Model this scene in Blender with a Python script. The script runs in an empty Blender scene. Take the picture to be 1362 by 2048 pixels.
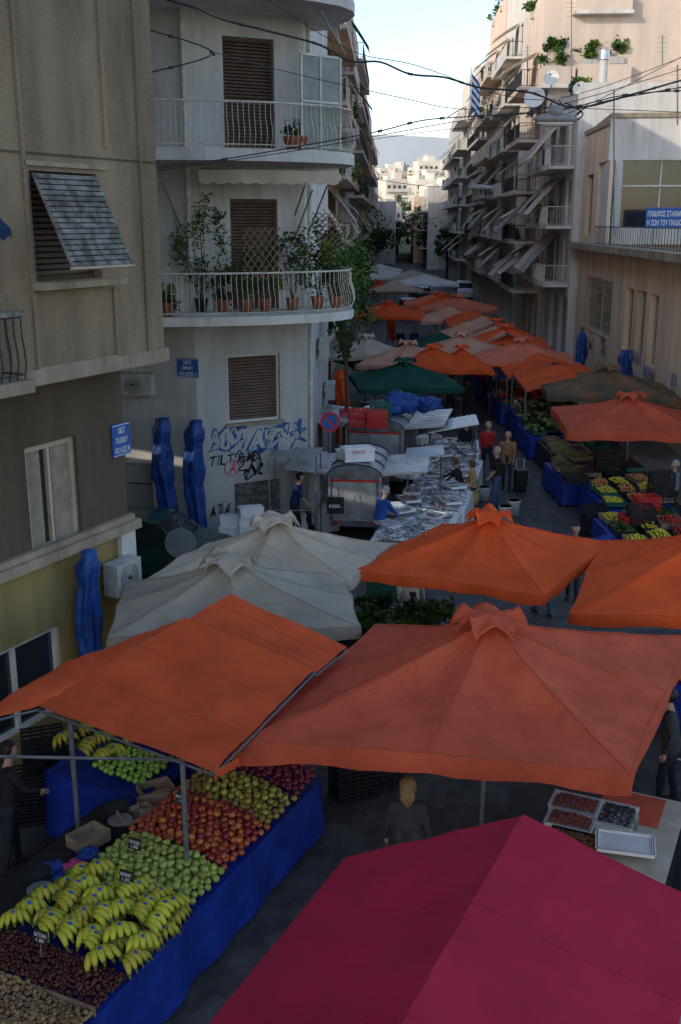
import bpy, math, random
import numpy as np
from mathutils import Vector as V, Matrix, noise
random.seed(4)
U=random.uniform
F=2100.0;P=math.radians(15.4);H=7.8;C=V((0,0,H))
cp,sp=math.cos(P),math.sin(P)
def ray(u,v):
    a=(v-1024)/F
    return V(((u-681)/F,cp-a*sp,-(sp+a*cp)))
def gz(u,v,z=0):
    d=ray(u,v); return C+d*((z-H)/d.z)
def gy(u,v,Y):
    d=ray(u,v); return C+d*(Y/d.y)
def gw(u,v,O,d):
    n=V((d.y,-d.x,0)); r=ray(u,v); t=(V((O.x,O.y,0))-V((0,0,0))).dot(n)/r.dot(n); p=C+r*t
    return (p-O).dot(d),p.z
def rct(O,d,u0,u1,v0,v1):
    um,vm=(u0+u1)/2,(v0+v1)/2
    return [gw(u0,vm,O,d)[0],gw(u1,vm,O,d)[0],gw(um,v1,O,d)[1],gw(um,v0,O,d)[1]]
# ---------------- materials
def M(name,col,rough=.8,var=.18,scale=3,bump=.15,bs=None,metal=0,streak=0,rnd=0,col2=None,trans=0,spec=.35,dirt=0,dcol=(.03,.025,.02),dsc=.9):
    m=bpy.data.materials.new(name);m.use_nodes=True;nt=m.node_tree;N=nt.nodes;L=nt.links
    b=N['Principled BSDF'];b.inputs['Roughness'].default_value=rough;b.inputs['Metallic'].default_value=metal
    b.inputs['Specular IOR Level'].default_value=spec
    tc=N.new('ShaderNodeTexCoord')
    n1=N.new('ShaderNodeTexNoise');n1.inputs['Scale'].default_value=scale;n1.inputs['Detail'].default_value=6
    mp=N.new('ShaderNodeMapping')
    if streak: mp.inputs['Scale'].default_value=(1,1,.12)
    L.new(tc.outputs['Object'],mp.inputs[0]);L.new(mp.outputs[0],n1.inputs[0])
    cr=N.new('ShaderNodeValToRGB');e=cr.color_ramp.elements
    c2=col2 or tuple(min(1,c*(1+var)) for c in col);c1=tuple(c*(1-var) for c in col)
    e[0].position=.32;e[1].position=.68;e[0].color=(*c1,1);e[1].color=(*c2,1)
    L.new(n1.outputs[0],cr.inputs[0]);out=cr.outputs[0]
    if dirt:
        n3=N.new('ShaderNodeTexNoise');n3.inputs['Scale'].default_value=dsc;n3.inputs['Detail'].default_value=9;n3.inputs['Roughness'].default_value=.7
        m3=N.new('ShaderNodeMapping');m3.inputs['Scale'].default_value=(1.6,1.6,.35 if streak else 1.6);L.new(tc.outputs['Object'],m3.inputs[0]);L.new(m3.outputs[0],n3.inputs[0])
        r3=N.new('ShaderNodeMapRange');r3.inputs[1].default_value=.46;r3.inputs[2].default_value=.72;r3.inputs[4].default_value=dirt
        L.new(n3.outputs[0],r3.inputs[0])
        mx=N.new('ShaderNodeMix');mx.data_type='RGBA';L.new(r3.outputs[0],mx.inputs[0]);L.new(out,mx.inputs[6]);mx.inputs[7].default_value=(*dcol,1);out=mx.outputs[2]
    if rnd:
        oi=N.new('ShaderNodeObjectInfo');hs=N.new('ShaderNodeHueSaturation')
        r=N.new('ShaderNodeMapRange');r.inputs[3].default_value=.5-rnd*.04;r.inputs[4].default_value=.5+rnd*.04
        L.new(oi.outputs['Random'],r.inputs[0]);L.new(r.outputs[0],hs.inputs['Hue'])
        r2=N.new('ShaderNodeMapRange');r2.inputs[3].default_value=1-rnd*.4;r2.inputs[4].default_value=1+rnd*.3
        L.new(oi.outputs['Random'],r2.inputs[0]);L.new(r2.outputs[0],hs.inputs['Value']);L.new(out,hs.inputs['Color']);out=hs.outputs[0]
    L.new(out,b.inputs['Base Color'])
    if bump:
        n2=N.new('ShaderNodeTexNoise');n2.inputs['Scale'].default_value=bs or scale*8;n2.inputs['Detail'].default_value=5
        L.new(tc.outputs['Object'],n2.inputs[0]);bp=N.new('ShaderNodeBump');bp.inputs['Strength'].default_value=bump;bp.inputs['Distance'].default_value=.03
        L.new(n2.outputs[0],bp.inputs['Height']);L.new(bp.outputs[0],b.inputs['Normal'])
    if trans:
        t=N.new('ShaderNodeBsdfTranslucent');L.new(out,t.inputs[0]);ms=N.new('ShaderNodeMixShader');ms.inputs[0].default_value=trans
        L.new(b.outputs[0],ms.inputs[1]);L.new(t.outputs[0],ms.inputs[2]);L.new(ms.outputs[0],N['Material Output'].inputs[0])
    return m
seamof={}
def cloth(n,c,**k):
    k.setdefault('dirt',.45);k.setdefault('dcol',tuple(x*.55+.015 for x in c));k.setdefault('dsc',1.8)
    m=M(n,c,.85,.12,1.2,.35,7,trans=.2,spec=.12,**k);seamof[m]=M(n+'_seam',tuple(x*.72 for x in c),.9,.1,3,0);return m
asph=M('asphalt',(.055,.056,.06),.7,.35,2,.6,60,dirt=.7,dcol=(.12,.118,.112),dsc=2.5)
conc=M('pavement_concrete',(.2,.19,.17),.9,.2,2,.3,30,dirt=.5)
stuc=M('brown_stucco',(.28,.215,.14),.95,.22,1.5,1.0,35,streak=1,dirt=.75,dcol=(.1,.075,.052))
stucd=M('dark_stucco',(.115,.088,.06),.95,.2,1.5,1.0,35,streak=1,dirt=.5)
trimm=M('beige_trim',(.33,.275,.2),.9,.2,2,.3,streak=1,dirt=.8,dcol=(.09,.07,.05))
yel=M('yellow_plaster',(.3,.22,.085),.9,.2,2,.3,streak=1,dirt=.6)
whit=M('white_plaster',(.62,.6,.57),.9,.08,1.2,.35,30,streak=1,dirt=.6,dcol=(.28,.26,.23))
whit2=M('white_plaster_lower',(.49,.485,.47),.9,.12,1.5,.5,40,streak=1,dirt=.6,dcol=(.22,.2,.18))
cream=M('cream_plaster',(.68,.52,.38),.9,.12,1.2,.3,20,streak=1,dirt=.6,dcol=(.36,.27,.19))
pinkc=M('pinkish_plaster',(.62,.51,.42),.9,.1,1,.2,20,streak=1,dirt=.45,dcol=(.4,.32,.26))
grw=M('grey_plaster',(.46,.44,.42),.9,.15,1,.2,20,streak=1,dirt=.65,dcol=(.2,.19,.18))
iron=M('dark_iron',(.04,.045,.05),.5,.3,8,.1,metal=.3)
wiron=M('white_painted_iron',(.6,.57,.5),.6,.2,8,.1,dirt=.5,dcol=(.25,.15,.08))
alu=M('aluminium',(.6,.62,.65),.35,.15,5,.1,metal=.85,dirt=.3)
pole_m=M('grey_steel',(.2,.21,.22),.5,.2,5,.1,metal=.6)
brsh=M('brown_shutter',(.13,.08,.055),.6,.25,3,.1)
grsh=M('weathered_shutter',(.2,.195,.18),.9,.5,7,.3,dirt=.9,dcol=(.05,.042,.035),spec=.1,dsc=3)
glass=M('dark_glass',(.02,.025,.03),.08,.2,1,0,spec=.8)
curt=M('curtain',(.3,.26,.21),.9,.2,6,.3)
wfr=M('white_frame',(.6,.58,.54),.5,.1,4,0)
wood=M('worn_wood',(.22,.15,.09),.8,.3,5,.3)
bfr=M('beige_frame',(.44,.37,.27),.6,.15,4,.1)
orange=cloth('orange_canvas',(.8,.115,.028));ored=cloth('faded_red_canvas',(.62,.12,.062),dirt=.6,dcol=(.38,.065,.035));orng2=cloth('faded_orange_canvas',(.72,.21,.12));otp=cloth('orange_tarpaulin',(.7,.115,.042))
pinkt=cloth('crimson_canvas',(.47,.024,.062));beig=cloth('beige_canvas',(.58,.49,.38));greyc=cloth('grey_canvas',(.44,.39,.31));gren=cloth('green_canvas',(.015,.085,.06))
gror=cloth('faded_green_canvas',(.1,.11,.07),col2=(.3,.15,.08));whtc=cloth('white_canvas',(.78,.78,.77));salm=cloth('salmon_canvas',(.66,.35,.24))
blue=M('blue_oilcloth',(.007,.03,.25),.45,.3,3,.6,10);blued=M('blue_tarpaulin',(.012,.055,.24),.45,.35,4,.8,9)
awnb=cloth('beige_awning',(.66,.56,.44));awng=cloth('grey_awning',(.42,.4,.38));awnn=cloth('navy_awning',(.02,.05,.12));awnd=cloth('green_awning',(.06,.15,.12))
leaf=M('leaf_green',(.055,.12,.022),.6,.5,6,0,trans=.25);leafd=M('dark_leaf',(.022,.06,.015),.6,.5,6,0,trans=.2);leafy=M('yellow_leaf',(.15,.2,.03),.6,.4,6,0,trans=.3)
terra=M('terracotta',(.3,.11,.06),.85,.2,6,.1);bark=M('bark',(.08,.055,.035),.9,.3,9,.4)
foam=M('white_styrofoam',(.78,.79,.79),.8,.06,5,.1);redp=M('red_plastic',(.5,.02,.02),.45,.15,4,0);blkp=M('black_plastic',(.015,.016,.018),.45,.2,4,0)
wpl=M('white_plastic',(.66,.67,.66),.4,.05,4,0);grnp=M('green_plastic',(.02,.12,.08),.5,.1,4,0);acm=M('aged_appliance_white',(.46,.46,.43),.5,.1,4,0,dirt=.5,dcol=(.2,.18,.15))
sblue=M('sign_blue',(.02,.1,.36),.4,.1,4,0);sred=M('sign_red',(.6,.02,.02),.4,.1,4,0);wpaint=M('white_paint',(.8,.8,.8),.5,.03,4,0);bpaint=M('black_paint',(.02,.02,.02),.5,.1,4,0)
gblue=M('graffiti_blue',(.02,.09,.3),.6,.1,4,0);gpink=M('graffiti_pink',(.6,.12,.2),.6,.1,4,0)
# ---------------- mesh builder
WL={}
def link(o): bpy.context.scene.collection.objects.link(o)
def meta(o,l,c,g=None):
    o["label"]=l;o["category"]=c
    if g:o["group"]=g
class MB:
    def __init__(s): s.v=[];s.f=[];s.m=[];s.mats=[]
    def mi(s,m):
        if m not in s.mats:s.mats.append(m)
        return s.mats.index(m)
    def face(s,pts,m):
        k=len(s.v);s.v+=[tuple(p) for p in pts];s.f.append(tuple(range(k,k+len(pts))));s.m.append(s.mi(m))
    def ob(s,O,a,b,c,m):
        O=V(O);a=V(a);b=V(b);c=V(c);k=len(s.v)
        if a.cross(b).dot(c)<0:a,b=b,a
        s.v+=[tuple(x) for x in (O,O+a,O+a+b,O+b,O+c,O+a+c,O+a+b+c,O+b+c)]
        for q in ((0,3,2,1),(4,5,6,7),(0,1,5,4),(1,2,6,5),(2,3,7,6),(3,0,4,7)):
            s.f.append(tuple(k+i for i in q));s.m.append(s.mi(m))
    def box(s,c,sz,m,ang=0):
        ca,sa=math.cos(ang),math.sin(ang);a=V((ca,sa,0))*sz[0];b=V((-sa,ca,0))*sz[1];z=V((0,0,sz[2]))
        s.ob(V(c)-a/2-b/2-z/2,a,b,z,m)
    def grid(s,rows,m,close=False):
        k=len(s.v);n=len(rows[0]);mi=s.mi(m)
        for r in rows:s.v+=[tuple(p) for p in r]
        for i in range(len(rows)-1):
            for j in range(n if close else n-1):
                s.f.append((k+i*n+j,k+i*n+(j+1)%n,k+(i+1)*n+(j+1)%n,k+(i+1)*n+j));s.m.append(mi)
        return k
    def tube(s,pts,r,m,n=8,caps=True):
        pts=[V(p) for p in pts]
        if not hasattr(r,'__len__'):r=[r]*len(pts)
        rows=[];pa=None
        for i,p in enumerate(pts):
            t=(pts[min(i+1,len(pts)-1)]-pts[max(i-1,0)]).normalized()
            if pa is None: pa=t.orthogonal().normalized()
            a=(pa-t*pa.dot(t)).normalized();pa=a;b=t.cross(a)
            rows.append([p+(a*math.cos(2*math.pi*j/n)+b*math.sin(2*math.pi*j/n))*r[i] for j in range(n)])
        k=s.grid(rows,m,True)
        if caps:
            s.f.append(tuple(k+j for j in reversed(range(n))));s.m.append(s.mi(m))
            e=k+(len(rows)-1)*n;s.f.append(tuple(e+j for j in range(n)));s.m.append(s.mi(m))
    def ell(s,c,r,m,n=10,h=7,R=None,fn=None):
        c=V(c)
        if not hasattr(r,'__len__'):r=(r,r,r)
        rows=[]
        for i in range(h+1):
            th=math.pi*i/h;th=min(max(th,.02),math.pi-.02);row=[]
            for j in range(n):
                ph=2*math.pi*j/n
                p=V((r[0]*math.sin(th)*math.cos(ph),r[1]*math.sin(th)*math.sin(ph),-r[2]*math.cos(th)))
                if fn:p=fn(p)
                if R:p=R@p
                row.append(c+p)
            rows.append(row)
        k=s.grid(rows,m,True)
        s.f.append(tuple(k+j for j in reversed(range(n))));s.m.append(s.mi(m))
        e=k+h*n;s.f.append(tuple(e+j for j in range(n)));s.m.append(s.mi(m))
    def done(s,name,par=None,smooth=False,loc=None,label=None,lab=None,cat=None,group=None,kind=None,raw=False):
        base=WL[par.name] if par else V(loc or (0,0,0))
        if raw:base=V((0,0,0))
        me=bpy.data.meshes.new(name);vs=np.array(s.v,dtype=float)-np.array(base)
        me.from_pydata(vs.tolist(),[],s.f)
        for m in s.mats:me.materials.append(m)
        me.polygons.foreach_set('material_index',s.m)
        if smooth:me.polygons.foreach_set('use_smooth',[True]*len(s.f))
        me.update();o=bpy.data.objects.new(name,me);link(o)
        if par:o.parent=par
        else:o.location=base
        WL[o.name]=base
        if label:o["label"]=label
        if cat:meta(o,lab,cat,group)
        if kind:o["kind"]=kind
        return o
def thing(name,loc,label,cat,group=None):
    e=bpy.data.objects.new(name,None);e.location=loc;e.empty_display_size=.2;link(e);WL[e.name]=V(loc);meta(e,label,cat,group);return e
def dup(t,loc,rot=None,sc=None,label=None,group=None):
    o=t.copy();link(o);o.location=loc
    if rot is not None:o.rotation_euler=rot
    if sc is not None:o.scale=(sc,)*3 if not hasattr(sc,'__len__') else sc
    if label:o["label"]=label
    if group:o["group"]=group
    for c in t.children:
        k=c.copy();k.parent=o;link(k)
        for g in c.children:
            q=g.copy();q.parent=k;link(q)
    return o
def text(s,O,d,s0,z0,w,h,m,par,name='lettering',off=.012,bold=0,wob=0):
    cu=bpy.data.curves.new('t','FONT');cu.body=s;cu.size=1;cu.offset=bold;cu.space_line=.9
    ob=bpy.data.objects.new('t',cu);link(ob);dg=bpy.context.evaluated_depsgraph_get()
    me=bpy.data.meshes.new_from_object(ob.evaluated_get(dg));bpy.data.objects.remove(ob)
    a=np.array([v.co[:] for v in me.vertices])
    if len(a)==0:return
    mn,mx=a.min(0),a.max(0);n=V((d.y,-d.x,0));Z=V((0,0,1));base=WL[par.name]
    for v in me.vertices:
        x=(v.co.x-mn[0])/(mx[0]-mn[0])*w;y=(v.co.y-mn[1])/(mx[1]-mn[1])*h
        if wob:
            q=V((x*6/max(h,.1)*.35,y*2/h,len(s)));x+=wob*h*(noise.noise(q)+.5*noise.noise(q*2.3))+.22*y;y+=wob*h*(noise.noise(q+V((9,3,1)))*1.3)+.12*h*math.sin(x*3.1)
        v.co=V(O)+d*(s0+x)+Z*((z0-O.z)+y)+n*off-base
    me.materials.clear();me.materials.append(m);o=bpy.data.objects.new(name,me);link(o);o.parent=par;WL[o.name]=base;return o
Zv=V((0,0,1))
def nrm(d):return V((d.y,-d.x,0))
# ---------------- walls and windows
def wall(par,O,d,L,z0,z1,ops,m,dep=.2,name='wall'):
    mb=MB();n=nrm(d);O=V((O.x,O.y,0));S=sorted({0,L,*[o[0] for o in ops],*[o[1] for o in ops]});Zs=sorted({z0,z1,*[o[2] for o in ops],*[o[3] for o in ops]})
    S=[x for x in S if 0<=x<=L];Zs=[z for z in Zs if z0<=z<=z1]
    for i in range(len(S)-1):
        for j in range(len(Zs)-1):
            sm,zm=(S[i]+S[i+1])/2,(Zs[j]+Zs[j+1])/2
            if any(o[0]<sm<o[1] and o[2]<zm<o[3] for o in ops):continue
            p=lambda s,z:O+d*s+Zv*z
            mb.face([p(S[i],Zs[j]),p(S[i+1],Zs[j]),p(S[i+1],Zs[j+1]),p(S[i],Zs[j+1])],m)
    for o in ops:
        a,b,c,e=o[:4];q=[O+d*a+Zv*c,O+d*b+Zv*c,O+d*b+Zv*e,O+d*a+Zv*e];k=[x-n*dep for x in q]
        for i in range(4):mb.face([q[i],q[(i+1)%4],k[(i+1)%4],k[i]],m)
    return mb.done(name,par)
def window(par,O,d,o,kind='glass',dep=.14,fm=None,sill=True,sm=None,t=.06):
    n=nrm(d);a,b,c,e=o[:4];O=V((O.x,O.y,0));B=O-n*dep;fm=fm or wfr;mb=MB()
    for q in ((a,c,t,e-c),(b-t,c,t,e-c),(a+t,c,b-a-2*t,t),(a+t,e-t,b-a-2*t,t)):
        mb.ob(B+d*q[0]+Zv*q[1]-n*.05,d*q[2],n*.08,Zv*q[3],fm)
    if kind!='shutter':mb.ob(B+d*((a+b)/2-.03)+Zv*(c+t)-n*.05,d*.06,n*.075,Zv*(e-c-2*t),fm)
    w=mb.done('window',par)
    if kind=='shutter':
        mb=MB();k=max(4,int((e-c)/.075));hh=(e-c-.02)/k;sm=sm or brsh
        for i in range(k):
            z=c+.01+i*hh;mb.ob(B+d*(a+t)+Zv*z-n*.02,d*(b-a-2*t),n*.035+Zv*(-.012),Zv*(hh*.66)+n*-.02,sm)
        mb.face([B+d*a+Zv*c-n*.055,B+d*b+Zv*c-n*.055,B+d*b+Zv*e-n*.055,B+d*a+Zv*e-n*.055],bpaint)
        mb.done('shutter',w)
    else:
        mb=MB();mb.face([B+d*a+Zv*c-n*.04,B+d*b+Zv*c-n*.04,B+d*b+Zv*e-n*.04,B+d*a+Zv*e-n*.04],glass);mb.done('glass',w)
        if kind=='curtain':
            W_=b-a-2*t
            for f0,f1 in ((0,.34),(.6,1)):
                mb=MB();rows=[[B+d*(a+t+W_*(f0+(f1-f0)*j/16))+Zv*z+n*(.01*math.sin(j*2.1)-.02) for j in range(17)] for z in (c+t,e-t)]
                mb.grid(rows,curt);mb.done('curtain',w)
    if sill:
        mb=MB();mb.ob(O+d*(a-.08)+Zv*(c-.07)-n*.1,d*(b-a+.16),n*.2,Zv*.068,trimm);mb.done('sill',w)
    return w
def railing(mb,path,z,h,m,sp=.12,belly=0,r=.009):
    path=[V((p[0],p[1],0)) for p in path]
    mb.tube([p+Zv*(z+h) for p in path],.022,m,6);mb.tube([p+Zv*(z+.08) for p in path],.014,m,5)
    for i in range(len(path)-1):
        a,b=path[i],path[i+1];L=(b-a).length
        if L<.01:continue
        n=max(1,round(L/sp));nn=nrm((b-a).normalized())
        for k in range(n):
            p=a+(b-a)*(k/n)
            if belly: mb.tube([p+Zv*(z+.02),p+nn*belly+Zv*(z+h*.25),p+nn*belly*.8+Zv*(z+h*.45),p+Zv*(z+h*.7),p+Zv*(z+h)],r,m,4,False)
            else: mb.tube([p+Zv*(z+.02),p+Zv*(z+h)],r,m,4,False)
def leafs(mb,c,r,n,size,mats,clumps=8):
    c=V(c);cl=[]
    for i in range(clumps):
        while 1:
            q=V((U(-1,1),U(-1,1),U(-1,1)))
            if q.length<1:break
        cl.append((V((q.x*r[0],q.y*r[1],q.z*r[2])),U(.22,.5),random.choice(mats)))
    for i in range(n):
        q,k,m=random.choice(cl);g=V((random.gauss(0,.5),random.gauss(0,.5),random.gauss(0,.5)))
        p=c+q+V((g.x*r[0],g.y*r[1],g.z*r[2]))*k
        a=V((U(-1,1),U(-1,1),U(-.6,.6))).normalized();b=a.cross(V((U(-1,1),U(-1,1),U(-1,1)))).normalized();s=size*U(.6,1.3)
        mb.face([p-a*s,p+b*s*.45,p+a*s,p-b*s*.45],m)
def potted(loc,hh,w,label,mats=None,n=500,pr=.16,pm=None,stems=5):
    t=thing('potted_plant',loc,label,'plant');loc=V(loc);mb=MB()
    mb.tube([loc,loc+Zv*.26,loc+Zv*.3,loc+Zv*.3],[pr*.7,pr,pr*1.1,pr*.9],pm or terra,14);mb.done('pot',t,True)
    mb=MB()
    for i in range(stems):
        e=loc+V((U(-w,w),U(-w,w)*.6,hh*U(.6,1)));m=loc.lerp(e,.5)+V((U(-.1,.1),U(-.1,.1),.1));mb.tube([loc+Zv*.25,m,e],[.014,.01,.005],bark,5)
    mb.done('stem',t)
    mb=MB();leafs(mb,loc+Zv*(hh*.62),(w,w*.7,hh*.4),n,.06,mats or [leaf,leafd,leafy],12);mb.done('foliage',t)
    return t
# ---------------- SETTING
mb=MB();mb.face([(-900,-60,0),(1500,-60,0),(1500,3500,0),(-900,3500,0)],asph);mb.done('ground',kind='structure')
FD=V((.048,.99885,0));EX=V((1,0,0));EY=V((0,1,0))
def SP(lat,y,z=0):return V((lat+.048*y,y,z))
D1=V((.4226,.9063,0));N1=V((.9063,-.4226,0))
mb=MB();a=SP(8.2,18);mb.ob(a,V((5,0,0)),FD*210,Zv*.13,conc);mb.done('pavement',kind='structure')
mb=MB();mb.ob(SP(-3.4,37),V((1.3,0,0)),FD*180,Zv*.13,conc);mb.done('pavement',kind='structure')
tar=M('tar_patch',(.03,.03,.033),.6,.2,3,.4,40)
mb=MB()
for (x,y,w,l) in ((1.2,8.8,.9,2.6),(5.2,22,1.1,5),(4.6,34,.8,6),(2.2,12.5,1.4,1.1)):
    mb.face([V((x,y,.004)),V((x+w,y-.2,.004)),V((x+w+l*.3,y+l,.004)),V((x+l*.3,y+l+.1,.004))],tar)
mb.done('road',kind='structure')
pap=M('litter_paper',(.5,.5,.48),.9,.2,5,0)
for i in range(40):
    x=U(0,5.5);y=U(9,33);a=U(0,3);s=U(.02,.07);mb=MB();mb.face([V((x+s*math.cos(a+k*1.57),y+s*math.sin(a+k*1.57)*.7,.012+.006*(k%2))) for k in range(4)],random.choice([pap,leafd]))
    mb.done('litter_scrap',loc=(x,y,.01),lab='small scrap of litter lying on the asphalt',cat='litter',group='litter scraps on the road')
# --- near left building
bl=thing('apartment_building',(-3.4,16.4,0),'brown stucco apartment block with weathered shutters and ledges','building')
d=V((.454,.891,0)).normalized();n=nrm(d)
LB=34;cb=V((-2.72,16.3,0));OB=cb-d*LB  # facade stretched on behind the camera, unseen, to keep low sun off the street
w1=rct(OB,d,66,198,345,560)
wall(bl,OB,d,LB,5.9,23,[w1],stuc)
mb=MB()
mb.ob(OB+Zv*5.72,d*(LB+.03),-n*.9,Zv*.18,trimm)
mb.ob(OB+Zv*5.74,d*(LB+.06),n*.05,Zv*.2,trimm)
mb.done('ledge',bl)
mb=MB();mb.face([cb+Zv*5.9,cb-n*30+Zv*5.9,cb-n*30+Zv*23,cb+Zv*23],stuc);mb.done('wall',bl)  # unseen depth stretched back to block sun from the white corner building
mb=MB();mb.face([OB+Zv*23,cb+Zv*23,cb-n*30+Zv*23,OB-n*30+Zv*23],stuc);mb.done('roof',bl)
window(bl,OB,d,w1,'shutter',.17,stucd)
mb=MB()
x0,x1=w1[0]-.12,w1[1]+.2
for q in ((x0,w1[3]+.06,x1-x0,.06),(x0,w1[2]-1.15,x1-x0,.05),(x0-.01,w1[2]-1.15,.05,6.2),(x1,w1[2]-1.15,.05,1.0),(x1,w1[3]+.35,.05,3.4),(x0,w1[3]+3.6,x1-x0,.14),(x1+.75,w1[2]-1.15,.03,7.5),(x0-1.0,w1[2]-1.15,.03,7.5)):
    mb.ob(OB+d*q[0]+Zv*q[1]+n*.002,d*q[2],n*.035,Zv*q[3],stuc if q[2]<.1 else trimm)
for zz_ in (w1[3]+.2,w1[2]-1.3):mb.ob(OB+Zv*zz_+n*.001,d*(LB-.02),n*.012,Zv*.025,stucd)
mb.done('moulding',bl)
mb=MB();mb.ob(OB+d*(x0)+Zv*(w1[2]-.1)+n*.003,d*(x1-x0+.1),n*.2,Zv*.09,trimm);mb.done('sill',bl)
mb=MB();TL=OB+d*(w1[0]+.03)+Zv*(w1[3]-.03)+n*.03;ww=w1[1]-w1[0]-.08;dn=(n*.55-Zv*1.16)
k=17
for i in range(k):mb.ob(TL+dn*(i/k),d*ww,dn*(.76/k),(n*1.16+Zv*.55).normalized()*.02+dn*.012,grsh)
mb.face([TL-n*.01,TL+d*ww-n*.01,TL+d*ww+dn-n*.01,TL+dn-n*.01],bpaint)
for s0 in (0,ww):mb.tube([TL+d*s0,TL+d*s0+dn*1.02],.02,grsh,6)
mb.tube([TL+dn*1.01-d*.03,TL+dn*1.01+d*(ww+.03)],.022,bfr,6)
mb.done('shutter',bl,label='weathered slatted shutter propped outwards')
c2=V((-3.44,16.4,0));LL=34;O2=c2-d*LL
w3=rct(O2,d,56,160,882,1098);sh=rct(O2,d,-60,128,1290,1470)
wall(bl,O2,d,LL,3.2,5.74,[w3],stucd);wall(bl,O2,d,LL,0,3.0,[sh],yel,.1)
mb=MB();mb.face([c2,c2-n*30,c2-n*30+Zv*5.8,c2+Zv*5.8],stucd);mb.done('wall',bl)  # lower storeys of the same unseen sun-blocking depth
window(bl,O2,d,w3,'curtain',.1,bfr,True,t=.09);window(bl,O2,d,sh,'glass',.08,wfr,False)
mb=MB();mb.ob(O2+Zv*3.02-n*.05,d*(LL+.12),n*.22,Zv*.15,trimm);mb.ob(O2+Zv*3.17,d*(LL+.05),n*.09,Zv*.09,trimm)
mb.ob(c2-d*.32+n*.003,d*.36,n*.09,Zv*3.0,wfr)
mb.done('ledge',bl)
def signplate(O,d,r,lines,par,name='street_sign',m=None):
    n=nrm(d);a,b,c,e=r;O=V((O.x,O.y,0));mb=MB();mb.ob(O+d*a+Zv*c+n*.01,d*(b-a),n*.02,Zv*(e-c),m or sblue)
    w=b-a;h=e-c
    for q in ((a+.02*w,c+.03*h,.96*w,.02*h),(a+.02*w,e-.05*h,.96*w,.02*h)):mb.ob(O+d*q[0]+Zv*q[1]+n*.0305,d*q[2],n*.002,Zv*q[3],wpaint)
    t=mb.done(name,par);k=len(lines);lh=h/(k+.35)
    for i,s in enumerate(lines):
        fw=min(1,len(s)/9);text(s,O,d,a+w*(.5-.42*fw),e-lh*(i+1),w*.84*fw,lh*.62,wpaint,t,'lettering',.036,.01)
    return t
signplate(O2,d,rct(O2,d,222,258,846,912),['ΟΔΟΣ','ΠΑΞΙΜΟΥ','ΑΠΟ 36 ΕΩΣ 40'],bl)
mb=MB();q0=gw(-12,590,OB,d)[0];
mb.ob(OB+d*(q0-2.5)+Zv*5.75+n*.06,d*2.6,n*.4,Zv*.16,trimm)
qa=OB+d*q0+n*.4;qb=qa-d*2.4;railing(mb,[(qb.x,qb.y),(qa.x,qa.y),((qa-n*.36).x,(qa-n*.36).y)],5.9,.8,iron,.13,.04,.012)
mb.ob(OB+d*(q0-2.4)+Zv*6.7+n*.33,d*2.45,n*.12,Zv*.06,grsh);mb.done('balcony',bl)
mb=MB();A0=OB+d*(gw(-120,400,OB,d)[0])+Zv*7.98;rows=[[A0+d*(.75*j/16)+n*k*.33-Zv*(k*.25)-(Zv*(.11+.03*math.sin(j*1.57)) if k>1 else Zv*0)+(-n*.33+Zv*.25 if k>1 else V((0,0,0))) for j in range(17)] for k in (0,1,2)]
mb.grid(rows,awnn);mb.done('awning',bl)
def ac(loc,d,w_=.78,label='white air conditioner outdoor unit fixed to wall'):
    loc=V(loc);n=nrm(d);t=thing('air_conditioner',loc,label,'air conditioner');mb=MB();mb.ob(loc+n*.1,d*w_,n*.28,Zv*.52,acm)
    for z in (0.08,.42):mb.ob(loc+d*.05+Zv*(z),d*.04,n*.1,Zv*.04,iron);mb.ob(loc+d*(w_-.1)+Zv*(z),d*.04,n*.1,Zv*.04,iron)
    mb.done('case',t);mb=MB();cc=loc+d*.3+Zv*.26+n*.385
    for r in (.07,.1,.13,.16,.19,.22):
        mb.tube([cc+(d*math.cos(a)+Zv*math.sin(a))*r for a in [2*math.pi*i/20 for i in range(21)]],.004,pole_m,4)
    mb.ell(cc,.04,iron,8,5);mb.done('fan_grille',t);return t
s0=gw(205,1150,O2,d);ac(O2+d*(s0[0]-.1)+Zv*(s0[1]-.3),d,.6)
# --- white corner building with curved balconies
A=V((-3.52,25.5,0));dl=V((.97,-.243,0)).normalized();df=V((.89,.456,0)).normalized();B=A+df*2.97;HB=19.5
wb=thing('apartment_building',A,'white corner apartment block with curved balconies and graffiti','building')
OL=A-dl*7
fw=rct(A,df,455,560,708,843);gar=rct(A,df,470,562,962,1075);gar[2]=.5;d1=rct(A,df,462,556,398,600);d1[2]=5.76;d2=rct(A,df,447,549,75,300);d2[2]=9.36
def up(o,dz):return [o[0],o[1],o[2]+dz,o[3]+dz]
d3=up(d2,3.3);d4=up(d2,6.6)
for O_,d_,L_,op in ((OL,dl,7,[]),(A,df,2.97,[fw,gar,d1,d2,d3,d4]),(B,FD,9.5,[[1.2,2.3,5.76,8],[1.2,2.3,9.36,11.6],[1.2,2.3,12.7,15]])):
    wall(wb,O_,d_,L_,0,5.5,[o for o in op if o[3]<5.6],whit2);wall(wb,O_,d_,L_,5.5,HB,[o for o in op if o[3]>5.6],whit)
    for o in op:
        if o is gar:continue
        window(wb,O_,d_,o,'shutter',.12,wfr if o is fw else brsh,o is fw)
mb=MB();nf=nrm(df)
for i in range(int((gar[3]-gar[2])/.06)):mb.ob(A+df*gar[0]+Zv*(gar[2]+i*.06)-nf*.1,df*(gar[1]-gar[0]),nf*.05,Zv*.035,grsh)
mb.done('vent_grille',wb)
E=B+FD*9.5
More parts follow.
